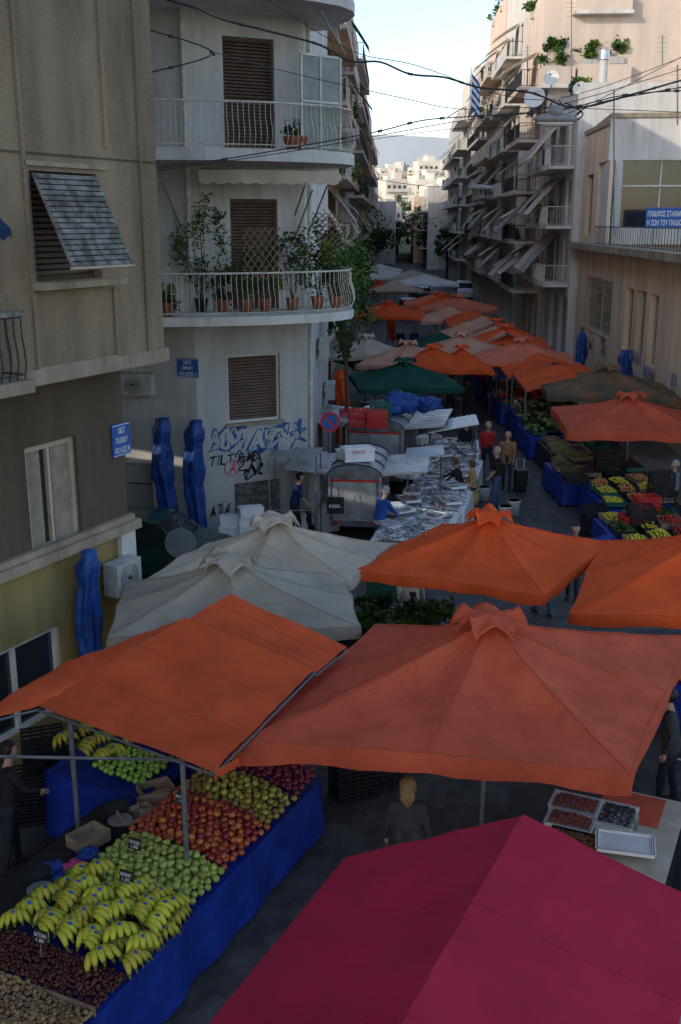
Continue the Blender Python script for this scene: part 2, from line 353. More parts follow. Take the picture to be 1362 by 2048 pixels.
mb=MB();mb.face([OL+Zv*HB,A+Zv*HB,B+Zv*HB,E+Zv*HB,E+V((-12,0,HB)),OL+V((0,8,HB))],conc);mb.done('roof',wb);mb=MB();mb.face([E,E+V((-12,0,0)),E+V((-12,0,HB)),E+Zv*HB],whit);mb.done('wall',wb)
path=[(-7.6,24.6),(-6,24.05),(-4,23.65),(-2.9,23.75),(-1.6,24.15),(-.6,24.7),(0,25.25),(.27,25.8),(.33,26.4),(.2,27.0),(-.05,27.6),(-.35,28.3)]
inner=[OL,A,B,B+FD*1.6]
def cslab(z,th,m,edge=.0):
    mb=MB();top=[V((p[0],p[1],z)) for p in path]+[V((p.x,p.y,z)) for p in reversed(inner)];bot=[p-Zv*th for p in top]
    mb.face(top,m);mb.face(list(reversed(bot)),m)
    mb.grid([[V((p[0],p[1],z-th)) for p in path],[V((p[0],p[1],z)) for p in path]],m)
    return mb
for i,(z,th) in enumerate(((5.76,.2),(9.36,.26),(12.66,.26),(15.96,.26))):
    sb=cslab(z,th,whit).done('balcony',wb);mb=MB();pp=[V((p[0],p[1],0)) for p in path]
    ctr=V((-3,27,0));pr=[p+(ctr-p).normalized()*.06 for p in pp]
    railing(mb,[(p.x,p.y) for p in pr],z,.95,wiron,.125,.1);mb.done('railing',sb)
mb=MB();pp=[gy(405+i*7,345,25.0) for i in range(40)]
pp=[V((p.x,24.35+max(0,(p.x+2.2))*.33,0)) for p in pp]
rows=[[p+Zv*8.95+V((0,.3,.05)) for p in pp],[p+Zv*8.93 for p in pp],[p+Zv*(8.68-.06*abs(math.sin(i*.8))) for i,p in enumerate(pp)]]
mb.grid(rows,beig);mb.done('awning',wb)
for u0,v0,u1,v1 in ((325,365,362,455),(612,365,590,430),(625,380,592,470),(640,20,690,110),(655,370,615,470)):
    mb=MB();mb.tube([gy(u0,v0,24.8),gy(u1,v1,25.5)],.02,pole_m,5);mb.done('awning_arm',wb)
mb=MB();ppv=[A-dl*.02+nrm(dl)*.06+Zv*z for z in (5.9,12,19)];mb.tube(ppv,.045,wiron,8);mb.done('drain_pipe',wb)
mb=MB();q_=B+nrm(FD)*.07+FD*.6;mb.tube([q_+Zv*.1,q_+Zv*19],.05,wiron,8);mb.done('drain_pipe',wb)
for (u0,u1,v0,v1,Y) in ((488,560,455,560,24.4),(625,690,425,490,26.0)):
    mb=MB();a=gy(u0,v1,Y);b=gy(u1,v0,Y+.5);w=b.x-a.x;h=b.z-a.z;k=5
    for i in range(-k,k+1):
        for s in (1,-1):
            t0=max(0,-i/k);t1=min(1,1-i/k)
            if t1<=t0:continue
            f=lambda t:V((a.x+w*(t if s>0 else 1-t),a.y+.5*(t if s>0 else 1-t),a.z+h*(t+i/k)))
            mb.tube([f(t0),f(t1)],.016,wood,4)
    t=mb.done('trellis',loc=a,lab='brown wooden diamond trellis standing on a balcony',cat='trellis')
def gt(s,u0,u1,v0,v1,m,bold=0,off=.012,name='graffiti',wob=.12):
    r=rct(A,df,u0,u1,v0,v1);return text(s,A,df,r[0],r[2],r[1]-r[0],r[3]-r[2],m,wb,name,off,bold,wob)
gt('3000 APESIS',417,595,852,900,gblue,.09,.01,wob=.22);gt('3000 APESIS',420,593,856,896,whit2,.04,.014,wob=.22)
gt('TILT',416,466,912,932,bpaint,.0,wob=.18);gt('RoMEo',474,520,905,926,bpaint,.02,wob=.3);gt('oNE',484,524,930,954,bpaint,.03,wob=.3);gt('A',456,472,924,948,gpink,.03,wob=.03);gt('ATLA',418,460,1010,1034,bpaint,.01,wob=.25)
def scrib(pts,m,r=.014):
    mb=MB();out=[]
    for i in range(len(pts)-1):
        for k in range(5):
            f=k/5;a=pts[max(i-1,0)];b=pts[i];c=pts[i+1];e=pts[min(i+2,len(pts)-1)]
            out.append([.5*((2*b[j])+(c[j]-a[j])*f+(2*a[j]-5*b[j]+4*c[j]-e[j])*f*f+(3*b[j]-a[j]-3*c[j]+e[j])*f**3) for j in (0,1)])
    q=[]
    for u,v in out:
        s,z=gw(u,v,A,df);q.append(A+df*s+Zv*z+nf*.01)
    mb.tube(q,r,m,4);mb.done('graffiti',wb)
scrib([(576,866),(612,856),(598,870),(612,882),(592,878),(580,900)],gblue,.02)
scrib([(415,905),(440,898),(480,908),(530,896),(570,905),(600,892)],gblue,.014)
scrib([(578,920),(586,900),(600,925),(590,945),(582,930),(606,922),(612,940)],bpaint)
scrib([(470,915),(480,900),(488,925),(476,940),(500,935),(510,902),(522,925),(505,950),(490,962)],bpaint,.018)
r=rct(A,df,450,478,920,952);cx=(r[0]+r[1])/2;cz=(r[2]+r[3])/2
mb=MB();mb.tube([A+df*(cx+.2*math.cos(t))+Zv*(cz+.2*math.sin(t))+nf*.008 for t in [i*.3 for i in range(22)]],.014,gpink,4);mb.done('graffiti',wb)
signplate(OL,dl,rct(OL,dl,355,397,716,755),['ΟΔΟΣ','ΣΙΦΝΟΥ','ΑΠΟ 20 ΕΩΣ 12'],wb)
s0=gw(257,785,OL,dl);ac(OL+dl*s0[0]+Zv*s0[1],dl)
for u,v in ((632,715),(645,800)):
    s0=gw(u,v,B,FD);ac(B+FD*s0[0]+Zv*s0[1],FD)
mb=MB();s0=rct(OL,dl,268,318,922,1020);mb.ob(OL+dl*s0[0]+Zv*.4+nrm(dl)*.02,dl*(s0[1]-s0[0]),nrm(dl)*.35,Zv*(s0[3]-.4),grw);q=nrm(dl)
mb.ob(OL+dl*(s0[0]-.04)+Zv*s0[3],dl*(s0[1]-s0[0]+.08),q*.42,Zv*.05,grw);mb.ob(OL+dl*(s0[0]+.05)+Zv*1.5+q*.372,dl*(s0[1]-s0[0]-.1),q*.01,Zv*.03,iron)
mb.done('utility_cabinet',loc=OL+dl*s0[0],lab='grey metal utility cabinet with tags against white wall',cat='cabinet')
for i,(u,v,hh,w,l) in enumerate(((402,610,2.5,.65,'tall leafy plant in dark pot on balcony'),(445,622,1.0,.35,'small plant in terracotta pot on balcony'),(492,625,1.2,.45,'bushy plant in pot beside trellis'),(530,620,1.5,.5,'bushy plant in pot beside trellis'),(585,618,1.8,.6,'climbing plant in pot on balcony'),(635,612,1.9,.6,'climbing plant in pot on balcony'),(672,610,1.9,.5,'climbing plant in pot on balcony'),(335,650,.7,.3,'trailing plant at balcony edge'))):
    p=gz(u,v,5.76);p.y=min(max(p.y,24.0),25.3)+(.3 if u>550 else 0)+(.5 if u>620 else 0);p.x=(u-681)/F*p.y/1.02;p.z=5.77
    potted(p,hh,w,l,n=560 if i else 900,pm=blkp if i==0 else terra,mats=[leaf,leafy,leafd,bark] if i>3 else ([leaf,leafy] if i==0 else None))
potted(V((-1.0,25.1,9.37)),.7,.3,'red flower box plant behind curved railing',n=300,pr=.3)
p=V((.1,27.2,6.2));mb=MB();leafs(mb,p,(.6,.8,.9),700,.06,[leaf,leafd,leafy],10);mb.done('climbing_plant',loc=p,lab='climbing plant trailing over curved balcony end',cat='plant')
mb=MB()
p0=V((-.9,24.9,9.4));dd=V((.9,.75,0)).normalized();scr=M('frosted_glass',(.2,.24,.22),.3,.2,3,0)
mb.ob(p0,dd*1.15,nrm(dd)*.02,Zv*2.0,scr)
for q in ((0,0,.05,2.0),(1.12,0,.05,2.0),(.55,0,.04,2.0),(0,1.96,1.15,.05),(0,1.0,1.15,.04)):mb.ob(p0+dd*q[0]+Zv*q[1]+nrm(dd)*.021,dd*q[2],nrm(dd)*.02,Zv*q[3],wfr)
mb.done('privacy_screen',wb)
# --- generic apartment rows
def apt(label,side,y0,y1,lat,h,m,g0=3.6,fl=3.05,bd=1.3,awn=None,plants=.3,seed=0,depth=14,pa=.5,az=(.5,1.05)):
    random.seed(seed+100);a=SP(side*lat,y0);b=SP(side*lat,y1);L=(b-a).length
    O,dd=(b,-FD) if side>0 else (a,FD);n=nrm(dd);t=thing('apartment_building',a,label,'building','apartment blocks lining the street')
    nf=int((h-g0)/fl);ops=[];k=max(2,int(L/2.6));per=L/k
    for f in range(nf):
        for i in range(k):ops.append([per*i+per*.22,per*i+per*.78,g0+f*fl+.05,g0+f*fl+2.3])
    go=[[per*i+.35,per*(i+1)-.35,.15,g0-.75] for i in range(k)]
    wall(t,O,dd,L,0,h,ops+go,m,.25)
    mb=MB();w=per*.56
    mb.ob(V((0,0,0))-n*.16,dd*w,n*.02,Zv*2.25,glass)
    for q in ((0,0,.06,2.25),(w/2-.03,0,.06,2.25),(w-.06,0,.06,2.25)):mb.ob(dd*q[0]+Zv*q[1]-n*.138,dd*q[2],n*.04,Zv*q[3],wfr)
    mb.ob(-n*.138+Zv*1.1+dd*.07,dd*(w-.14),n*.02,Zv*1.13,brsh if seed%2 else bfr)
    w0=mb.done('window',t,raw=True);w0.location=O+dd*ops[0][0]+Zv*ops[0][2]-a
    for o in ops[1:]:
        c=w0.copy();link(c);c.location=O+dd*o[0]+Zv*o[2]-a
    mb=MB()
    mb.ob(-n*.24,dd*(per-.7),n*.02,Zv*(g0-.9),glass);mb.ob(-n*.218,dd*(per-.7),n*.05,Zv*.5,grw)
    g=mb.done('shopfront',t,raw=True);g.location=O+dd*go[0][0]+Zv*.15-a
    for o in go[1:]:
        c=g.copy();link(c);c.location=O+dd*o[0]+Zv*.15-a
    mb=MB();bk=-n*depth
    for (p,q) in ((O,bk),(O+dd*L,bk)):mb.face([p,p+q,p+q+Zv*h,p+Zv*h],m)
    mb.face([O+Zv*h,O+dd*L+Zv*h,O+dd*L+bk+Zv*h,O+bk+Zv*h],conc)
    mb.done('side_wall',t)
    mb=MB()
    for (p,q,r) in ((O,dd*L,-n*.2),(O+bk,dd*L,-n*.2),(O-n*.2,dd*.2,bk),(O-n*.2+dd*(L-.2),dd*.2,bk)):mb.ob(p+Zv*(h+.002),q,r,Zv*.8,m)
    mb.ob(O+bk*.5+dd*L*.3+Zv*(h+.003),dd*3,-n*3,Zv*2.4,m);mb.done('parapet',t)
    mb=MB();x0=.5;bl_=L-1.0
    if seed%4==3:x0=L*.3;bl_=L*.65
    mb.ob(dd*x0+Zv*(-.16)+n*.002,dd*bl_,n*bd,Zv*.16,m);
    mb.ob(dd*x0+n*(bd-.06),dd*bl_,n*.06,Zv*.12,m)
    b0=mb.done('balcony',t,raw=True);b0.location=O+Zv*g0-a
    mb=MB();q=[dd*x0,dd*x0+n*bd*.97,dd*(x0+bl_)+n*bd*.97,dd*(x0+bl_)]
    style=seed%3
    if style==0:mb.ob(dd*x0+Zv*.12+n*(bd-.03),dd*bl_,n*.03,Zv*.75,whit);railing(mb,[(p.x,p.y) for p in q],0,.98,iron,.6)
    else:railing(mb,[(p.x,p.y) for p in q],0,.98,iron if style==1 else wiron,.16,r=.012)
    r0=mb.done('railing',b0,raw=True)
    aw=[]
    for am,ww_ in ((awn or awnb,3.0),(awng if awn is awnb else awnb,2.4)):
        mb=MB();ad=bd+(.6 if side>0 else .3);rows=[[dd*(ww_*j/12)+n*(.05+ad*k)-Zv*(2.0*k**1.15)+Zv*(.04*math.sin(j*2.1)*k) for j in range(13)] for k in (0,.33,.66,1.0)]
        rows.append([p-Zv*.16 for p in rows[-1]]);mb.grid(rows,am);mb.tube([rows[3][0],rows[3][-1]],.025,wiron,5)
        a0=mb.done('awning',t,raw=True);a0.location=O+dd*(.8+5*len(aw)*.8)+Zv*(g0+2.55+fl*len(aw))-a;aw.append(a0)
    for f in range(nf):
        if f:
            c=b0.copy();link(c);c.location=O+Zv*(g0+f*fl)-a;k2=r0.copy();k2.parent=c;link(k2)
        for i in range(int(bl_/3.2)):
            if random.random()<pa:
                a0=random.choice(aw);c=a0.copy();link(c);c.location=O+dd*(x0+.2+3.2*i+U(0,.5))+Zv*(g0+f*fl+2.62)-a;c.scale=(1,1,U(*az))
        if random.random()<plants:
            for _ in range(2):
                p=O+dd*U(x0+1,x0+bl_-.5)+n*(bd*.75)+Zv*(g0+f*fl+.01);pt=thing('balcony_planter',p,'green plants in planter on apartment balcony','plant','planters on balconies')
                mm=MB();mm.box(p+Zv*.12,(.3,.8,.24),terra);mm.done('planter_box',pt);mm=MB();leafs(mm,p+Zv*.55,(.5,.9,.6),300,.11,[leaf,leafd,leafy],8);mm.done('foliage',pt)
        if random.random()<.5:
            p=O+dd*U(x0+.5,x0+bl_-1.2)+n*(bd*.98)+Zv*(g0+f*fl+.95);mm=MB();m_=random.choice([whtc,awnb,blued,salm]);mm.grid([[p+dd*(.9*j/6)+n*(.03+.015*math.sin(j*2))-Zv*(k*.8) for j in range(7)] for k in (0,1)],m_);mm.done('hanging_cloth',loc=p,lab='cloth hung over an apartment balcony railing',cat='cloth',group='laundry on balconies')
    return t
row=[('white apartment block with awnings over balconies',-1,37,49,3.3,19,whit,1),('beige apartment block with shaded balconies',-1,49.2,62,3.1,21,cream,2),('grey apartment block with many balconies',-1,62.2,78,3.4,20,grw,3),('white apartment block with balconies',-1,78.3,100,3.2,22,whit,4),('beige apartment block with balconies',-1,100.5,130,3.4,21,cream,5),('grey apartment block with balconies',-1,131,170,3.4,22,grw,6),
('cream apartment block with long slanted awnings',1,68,80,9.3,21,pinkc,7),('grey apartment block with pale balconies',1,80.3,93,9.1,24.5,whit,9),('pale apartment block with planted balconies',1,93.2,108,9.0,25,pinkc,8),('grey apartment block with awnings',1,108.5,126,9.3,23,grw,10),('white apartment block with balconies',1,127,150,9.0,24,whit,11),('grey apartment block with balconies',1,151,185,9.2,22,grw,12),('white low apartment block at street end',1,186,215,6.0,13,whit,13),
('pale apartment block closing the street',-1,171,212,2.9,14,whit,14),('cream apartment block closing the street',-1,213,250,-.6,11,grw,15),('pale apartment block near the hill foot',1,216,250,4.2,12,cream,16)]
aws=[awnb,awng,awnb,awnd,awnb,awng]
for i,r in enumerate(row):apt(r[0],r[1],r[2],r[3],r[4],r[5],r[6],seed=r[7],awn=aws[(i*5)%6],plants=.5,pa=.3 if r[1]<0 else .42,bd=1.0 if r[1]<0 else (1.3,1.0,1.6,1.15)[i%4],fl=3.05+(i%3)*.08)
apt('white three storey building with tilted beige awnings',1,57.5,67.8,9.5,13.9,whit,g0=4.6,seed=20,awn=awnb,plants=.2,pa=1,az=(.9,1.1))
random.seed(77)
tb=thing('apartment_building',(20,74,0),'tall cream apartment block with planted roof terraces','building')
for (x0,x1,y0,z1) in ((13.2,40,69,19),(17,40,71.5,22.5),(21,42,73,30)):
    wd=V((1,-.05,0)).normalized();O=V((x0,y0,0));ops=[[x0_*3.4+1.2,x0_*3.4+2.6,z1-2.5,z1-1] for x0_ in range(2,int((x1-x0)/3.6))]
    wall(tb,O,wd,x1-x0,0,z1,ops,pinkc)
    for o in ops:window(tb,O,wd,o,'glass')
    mb=MB();mb.ob(O+Zv*(z1)-nrm(wd)*.01,wd*(x1-x0),-nrm(wd)*12,Zv*.25,pinkc);mb.ob(O+Zv*(z1+.25)-nrm(wd)*.05,wd*(x1-x0),-nrm(wd)*.12,Zv*.7,wfr);mb.face([O,O+V((0,14,0)),O+V((0,14,z1)),O+Zv*z1],pinkc);mb.done('roof',tb)
for (u0,u1,v0,v1) in ((1075,1140,140,175),(1143,1252,98,185),(1140,1252,0,30)):
    a=gy(u0,v1,68.9);b=gy(u1,v0,68.9);mb=MB();mb.ob(a,V((b.x-a.x,-.05*(b.x-a.x),0)),V((0,-1.5,0)),Zv*min(1.4,b.z-a.z),pinkc);mb.ob(a-Zv*.2+V((-.1,.0,0)),V((b.x-a.x+.2,-.05*(b.x-a.x),0)),V((0,-1.6,0)),Zv*.2,whit);mb.done('terrace',tb)
def shrub(p,r,n_,lab='bushy green shrub in planter on roof terrace',ls=.15):
    p=V(p);t=thing('roof_garden_shrub',p,lab,'plant','shrubs on roof terraces');mb=MB();mb.box(p+Zv*.2,(r[0]*1.2,.6,.4),grw);mb.done('planter_box',t);mb=MB();leafs(mb,p+Zv*(.5+r[2]*.8),r,n_,ls,[leaf,leafd,leafy],12);mb.done('foliage',t)
for (u,v,r,n_) in ((1105,142,(.8,.5,.8),1000),(1180,130,(1.1,.5,.5),900),(1232,125,(.7,.5,.6),700),(1200,-10,(1.0,.5,.6),500)):
    p=gy(u,v,67.9);shrub(p-Zv*.1,r,n_)
for (y,la,z,r) in ((70,9.8,21.05,(1.0,1.6,.6)),(77,9.6,21.05,(.8,1.3,.5)),(83,9.6,24.55,(.8,1.5,.6)),(97,9.5,25.05,(1.1,2.5,1.0)),(104,9.5,25.05,(1.1,2.5,.8)),(60,10,13.95,(.6,1.2,.5))):
    shrub(SP(la,y,z),r,600)
# --- low cream school building on right
OS=SP(9.9,57.3);ds=-FD
sc=thing('school_building',SP(9.9,40),'cream two storey nursery school with barred windows','building')
wS=[rct(OS,ds,1133,1150,550,660),rct(OS,ds,1170,1223,556,668),rct(OS,ds,1248,1264,575,705),rct(OS,ds,1271,1288,580,718),rct(OS,ds,1296,1313,588,735)]
zl=gw(1200,500,OS,ds)[1]
wall(sc,OS,ds,34,0,zl,wS,cream,.3)
for o in wS:window(sc,OS,ds,o,'glass',.24,bfr,False)
ns=nrm(ds)
mb=MB()
for o in wS[:2]:
    k=int((o[1]-o[0])/.4)
    for i in range(k+1):mb.tube([OS+ds*(o[0]+(o[1]-o[0])*i/k)+ns*.04+Zv*z for z in (o[2],o[3])],.016,bfr,5)
    for i in range(5):z=o[2]+(o[3]-o[2])*i/4;mb.tube([OS+ds*o[0]+ns*.04+Zv*z,OS+ds*o[1]+ns*.04+Zv*z],.016,bfr,5)
mb.done('window_bars',sc)
mb=MB();mb.ob(OS+Zv*zl-ds*.4-ns*1,ds*35,ns*1.7,Zv*.28,trimm);mb.done('ledge',sc)
z1s=gw(1128,291,OS,ds)[1];Lu=gw(1218,300,OS,ds)[0]
wU=[rct(OS,ds,1136,1147,355,470),rct(OS,ds,1172,1184,350,470),rct(OS,ds,1193,1215,325,490)]
wall(sc,OS,ds,Lu,zl+.28,z1s,wU,cream,.25)
for o in wU:window(sc,OS,ds,o,'glass',.2,grnp if o is wU[2] else bfr,False)
OF=OS+ds*Lu;dF=V((1,-.12,0)).normalized()
zz=gw(1290,235,OF,dF)[1];wF=rct(OF,dF,1241,1400,320,458)
wall(sc,OF,dF,12,zl+.28,zz,[wF],whit,.25);window(sc,OF,dF,wF,'glass',.2,wfr,False)
q=nrm(dF);mb=MB();mb.ob(OF+dF*wF[0]+Zv*(wF[2]+(wF[3]-wF[2])*.62)-q*.18,dF*(wF[1]-wF[0]),q*.08,Zv*.07,wfr)
mb.done('window_frame',sc)
mb=MB();mb.ob(OS+Zv*z1s+ns*.08,ds*(Lu-.02),-ns*9,Zv*.2,trimm);mb.ob(OF+Zv*zz+q*.08,dF*12,-q*6,Zv*.2,trimm)
mb.face([OS+Zv*0,OS-ns*10,OS-ns*10+Zv*z1s,OS+Zv*z1s],cream);mb.face([OF+Zv*zl-q*.02,OF-q*3+Zv*zl,OF-q*3+Zv*zz,OF+Zv*zz-q*.02],whit)
mb.done('roof',sc)
mb=MB();ra=OF+ds*.3+ns*.45;rb=ra+ds*16;railing(mb,[(ra.x,ra.y),(rb.x,rb.y)],zl+.28,.8,iron,.42,r=.014);mb.done('railing',sc)
Ys=OF.y-3.5;pA=gy(1290,457,Ys);pB=gy(1378,415,Ys);OSg=V((pA.x,Ys,0));dS=V((1,0,0));wS_=pB.x-pA.x
ks=thing('school_sign',(pA.x,Ys,pA.z),'blue nursery school sign with white lettering on railing','sign')
mb=MB();mb.ob(V((pA.x,Ys,pA.z)),V((wS_,0,0)),V((0,.04,0)),Zv*(pB.z-pA.z),sblue);mb.done('panel',ks)
mb=MB()
for x_ in (.2,.8):mb.tube([V((pA.x+wS_*x_,Ys+.05,zl+.28)),V((pA.x+wS_*x_,Ys+.05,pB.z))],.02,pole_m,6)
mb.done('support',ks)
hS=pB.z-pA.z
text('ΠΑΙΔΙΚΟΣ ΣΤΑΘΜΟΣ',OSg,dS,.04*wS_,pA.z+hS*.57,wS_*.9,hS*.27,wpaint,ks,'lettering',.006,.01);text('Η ΖΩΗ ΤΟΥ ΠΑΙΔΙΟΥ',OSg,dS,.04*wS_,pA.z+hS*.15,wS_*.88,hS*.27,wpaint,ks,'lettering',.006,.01)
for i in range(16):
    mb=MB();s=U(1,21);z=U(1.6,2.6);pts=[OS+ds*(s+k*.13)+Zv*(z+.3*math.sin(k*2.1+i))+ns*.02 for k in range(9)];mb.tube(pts,.012,random.choice([gblue,grnp,bpaint]),4);mb.done('graffiti',sc)
mw=thing('apartment_building',(14,58,0),'white low rear building with flat roof and chimney','building')
Om=V((12.6,57.9,0));dm=V((1,-.03,0)).normalized();zt=gw(1200,200,Om,dm)[1]
mb=MB();mb.ob(Om+Zv*0,dm*22,-nrm(dm)*9,Zv*zt,whit);mb.ob(Om+Zv*(zt+.002)+nrm(dm)*.1,dm*22,-nrm(dm)*9.2,Zv*.18,whit);mb.done('wall',mw)
p=gy(1203,200,60);mb=MB();mb.tube([p,p+Zv*2.0],.22,wfr,14);mb.tube([p+Zv*2.0,p+Zv*2.1,p+Zv*2.45,p+Zv*2.5],[.3,.3,.28,.1],alu,14);mb.done('chimney',mw)
for (u,v,Y,r) in ((1103,157,62,.42),(1070,197,58,.55),(1160,178,58,.36)):
    p=gy(u,v,Y);t=thing('satellite_dish',p-Zv*.8,'white satellite dish on a mast at roof edge','satellite dish','satellite dishes on roofs');mb=MB()
    nn=V((-.35,-.85,.35)).normalized();a=nn.orthogonal().normalized();b=nn.cross(a)
    mb.grid([[p+nn*(.25*k*k*r)+(a*math.cos(i*.3927)+b*math.sin(i*.3927))*k*r for i in range(16)] for k in (.02,.4,.7,1)],wpl,True);mb.done('dish',t,True)
    mb=MB();mb.tube([p-Zv*.8,p-nn*.05],.03,pole_m,6);mb.tube([p-a*r,p+nn*r*1.1],.012,pole_m,5);mb.ell(p+nn*r*1.1,.05,iron,8,5);mb.done('mast',t)
for (u,v0,v1,Y) in ((1143,0,195,62),(1228,180,470,44),(1325,70,130,60),(1055,90,170,75),(1355,130,250,45)):
    a=gy(u,v1,Y);b=gy(u,v0,Y);mb=MB();mb.tube([a,b],.03,pole_m,6)
    for k in range(4):mb.tube([b-Zv*(.15+k*.22)-V((.3,0,0)),b-Zv*(.15+k*.22)+V((.3,0,0))],.01,pole_m,4)
    mb.done('roof_antenna',loc=a,lab='thin metal aerial mast on a rooftop',cat='antenna',group='roof aerials')
p=gy(942,150,68);mb=MB();mb.tube([p-Zv*2.2,p+Zv*.4],.03,wfr,6);fl=thing('flag',p-Zv*2.2,'blue and white striped flag hanging from balcony','flag');mb.done('flag_pole',fl)
mb=MB()
for i in range(9):
    rows=[[p+V((.06+.5*j/6,.06*math.sin(j*1.4+i*.2),.1-.22*(i+k)-j*.1)) for j in range(7)] for k in (0,1)];mb.grid(rows,sblue if i%2==0 else wpaint)
mb.done('cloth',fl)
random.seed(9)
hm=M('dry_hill',(.09,.12,.05),.9,.3,.05,0);mt=M('hazy_mountain',(.4,.47,.56),1,.08,.004,0,spec=0)  # mountain's pale blue base colour carries painted distance haze
def hz(x,y):return max(0,(y-235))*.095*(1-.0003*abs(x)) if y<640 else 38
mb=MB();rows=[[V((x,y,hz(x,y)-.3)) for x in range(-400,520,40)] for y in range(225,760,25)];mb.grid(rows,hm);mb.done('hill',kind='structure')
mb=MB();rows=[]
for k in (0,1):rows.append([V((-1600+i*60,3000,(k*(70+165*math.exp(-((i-29)/13)**2)+26*noise.noise(V((i*.22,3,0)))+10*noise.noise(V((i*.9,1,0))))))) for i in range(80)])
mb.grid(rows,mt,);mb.done('mountain',kind='structure')
lit=M('pale_house_plaster',(.6,.56,.5),.9,.1,.3,0,rnd=.5)
hs=MB();hs.box((0,0,4),(11,10,12),lit)
for f in range(3):
    for i in range(4):hs.box((-4+i*2.6,-5.0,1.2+f*3),(1.3,.1,1.6),glass)
    hs.box((0,-5.5,.0+f*3),(10.6,1.2,.18),lit);hs.box((0,-6.05,.5+f*3),(10.6,.06,.8),lit);hs.box((-2,-6.3,2.3+f*3),(4,1.2,.1),awnb)
hs.box((2,1,11),(4,4,2.4),lit)
h0=hs.done('distant_house',None,raw=True,lab='pale sunlit apartment house on the far hillside',cat='building',group='houses on the far hill');h0.location=(4,262,hz(0,262))
for j in range(13):
    for i in range(8):
        if i==3 and j==0:continue
        y=262+j*24+U(-5,5);x=-40+i*13+U(-3,3)+y*.05;o=dup(h0,(x,y,hz(x,y)-U(0,3)),(0,0,U(-.4,.4)),(U(.5,1.0),1,U(.6,1.1)))
def tree(loc,h,r,label,n=1200,ls=.2,ms=None):
    loc=V(loc);t=thing('tree',loc,label,'tree');mb=MB();mb.tube([loc,loc+V((.05,.05,h*.3)),loc+Zv*h*.55,loc+Zv*h*.85],[r*.09,r*.07,r*.05,.02],bark,8)
    for i in range(6):
        a=i*1.05+U(0,.5);s=loc+Zv*h*U(.35,.55);mb.tube([s,s+V((math.cos(a)*r*.4,math.sin(a)*r*.4,h*.14)),s+V((math.cos(a)*r*.75,math.sin(a)*r*.75,h*.25))],[r*.035,r*.025,.01],bark,5)
    mb.done('trunk',t);mb=MB();leafs(mb,loc+Zv*h*.7,(r,r,h*.27),n,ls,ms or [leaf,leafd],16);mb.done('crown',t)
for x,y,h,r in ((1.35,32.5,8.3,.95),(.6,50,7,1.5),(2.5,112,8,3),(5,140,9,4),(4,165,9,4),(16,190,10,4),(2,205,12,5),(16,150,7,2.5),(14,245,8,4),(24,262,9,4),(9,280,10,5),(18,300,9,4),(12,228,9,3.5)):
    tree((x-1.2,y,.13 if y<170 else hz(x,y)),h,r,'dense green street tree between facades',1700 if y<60 else 1000,.11 if y<60 else .3)
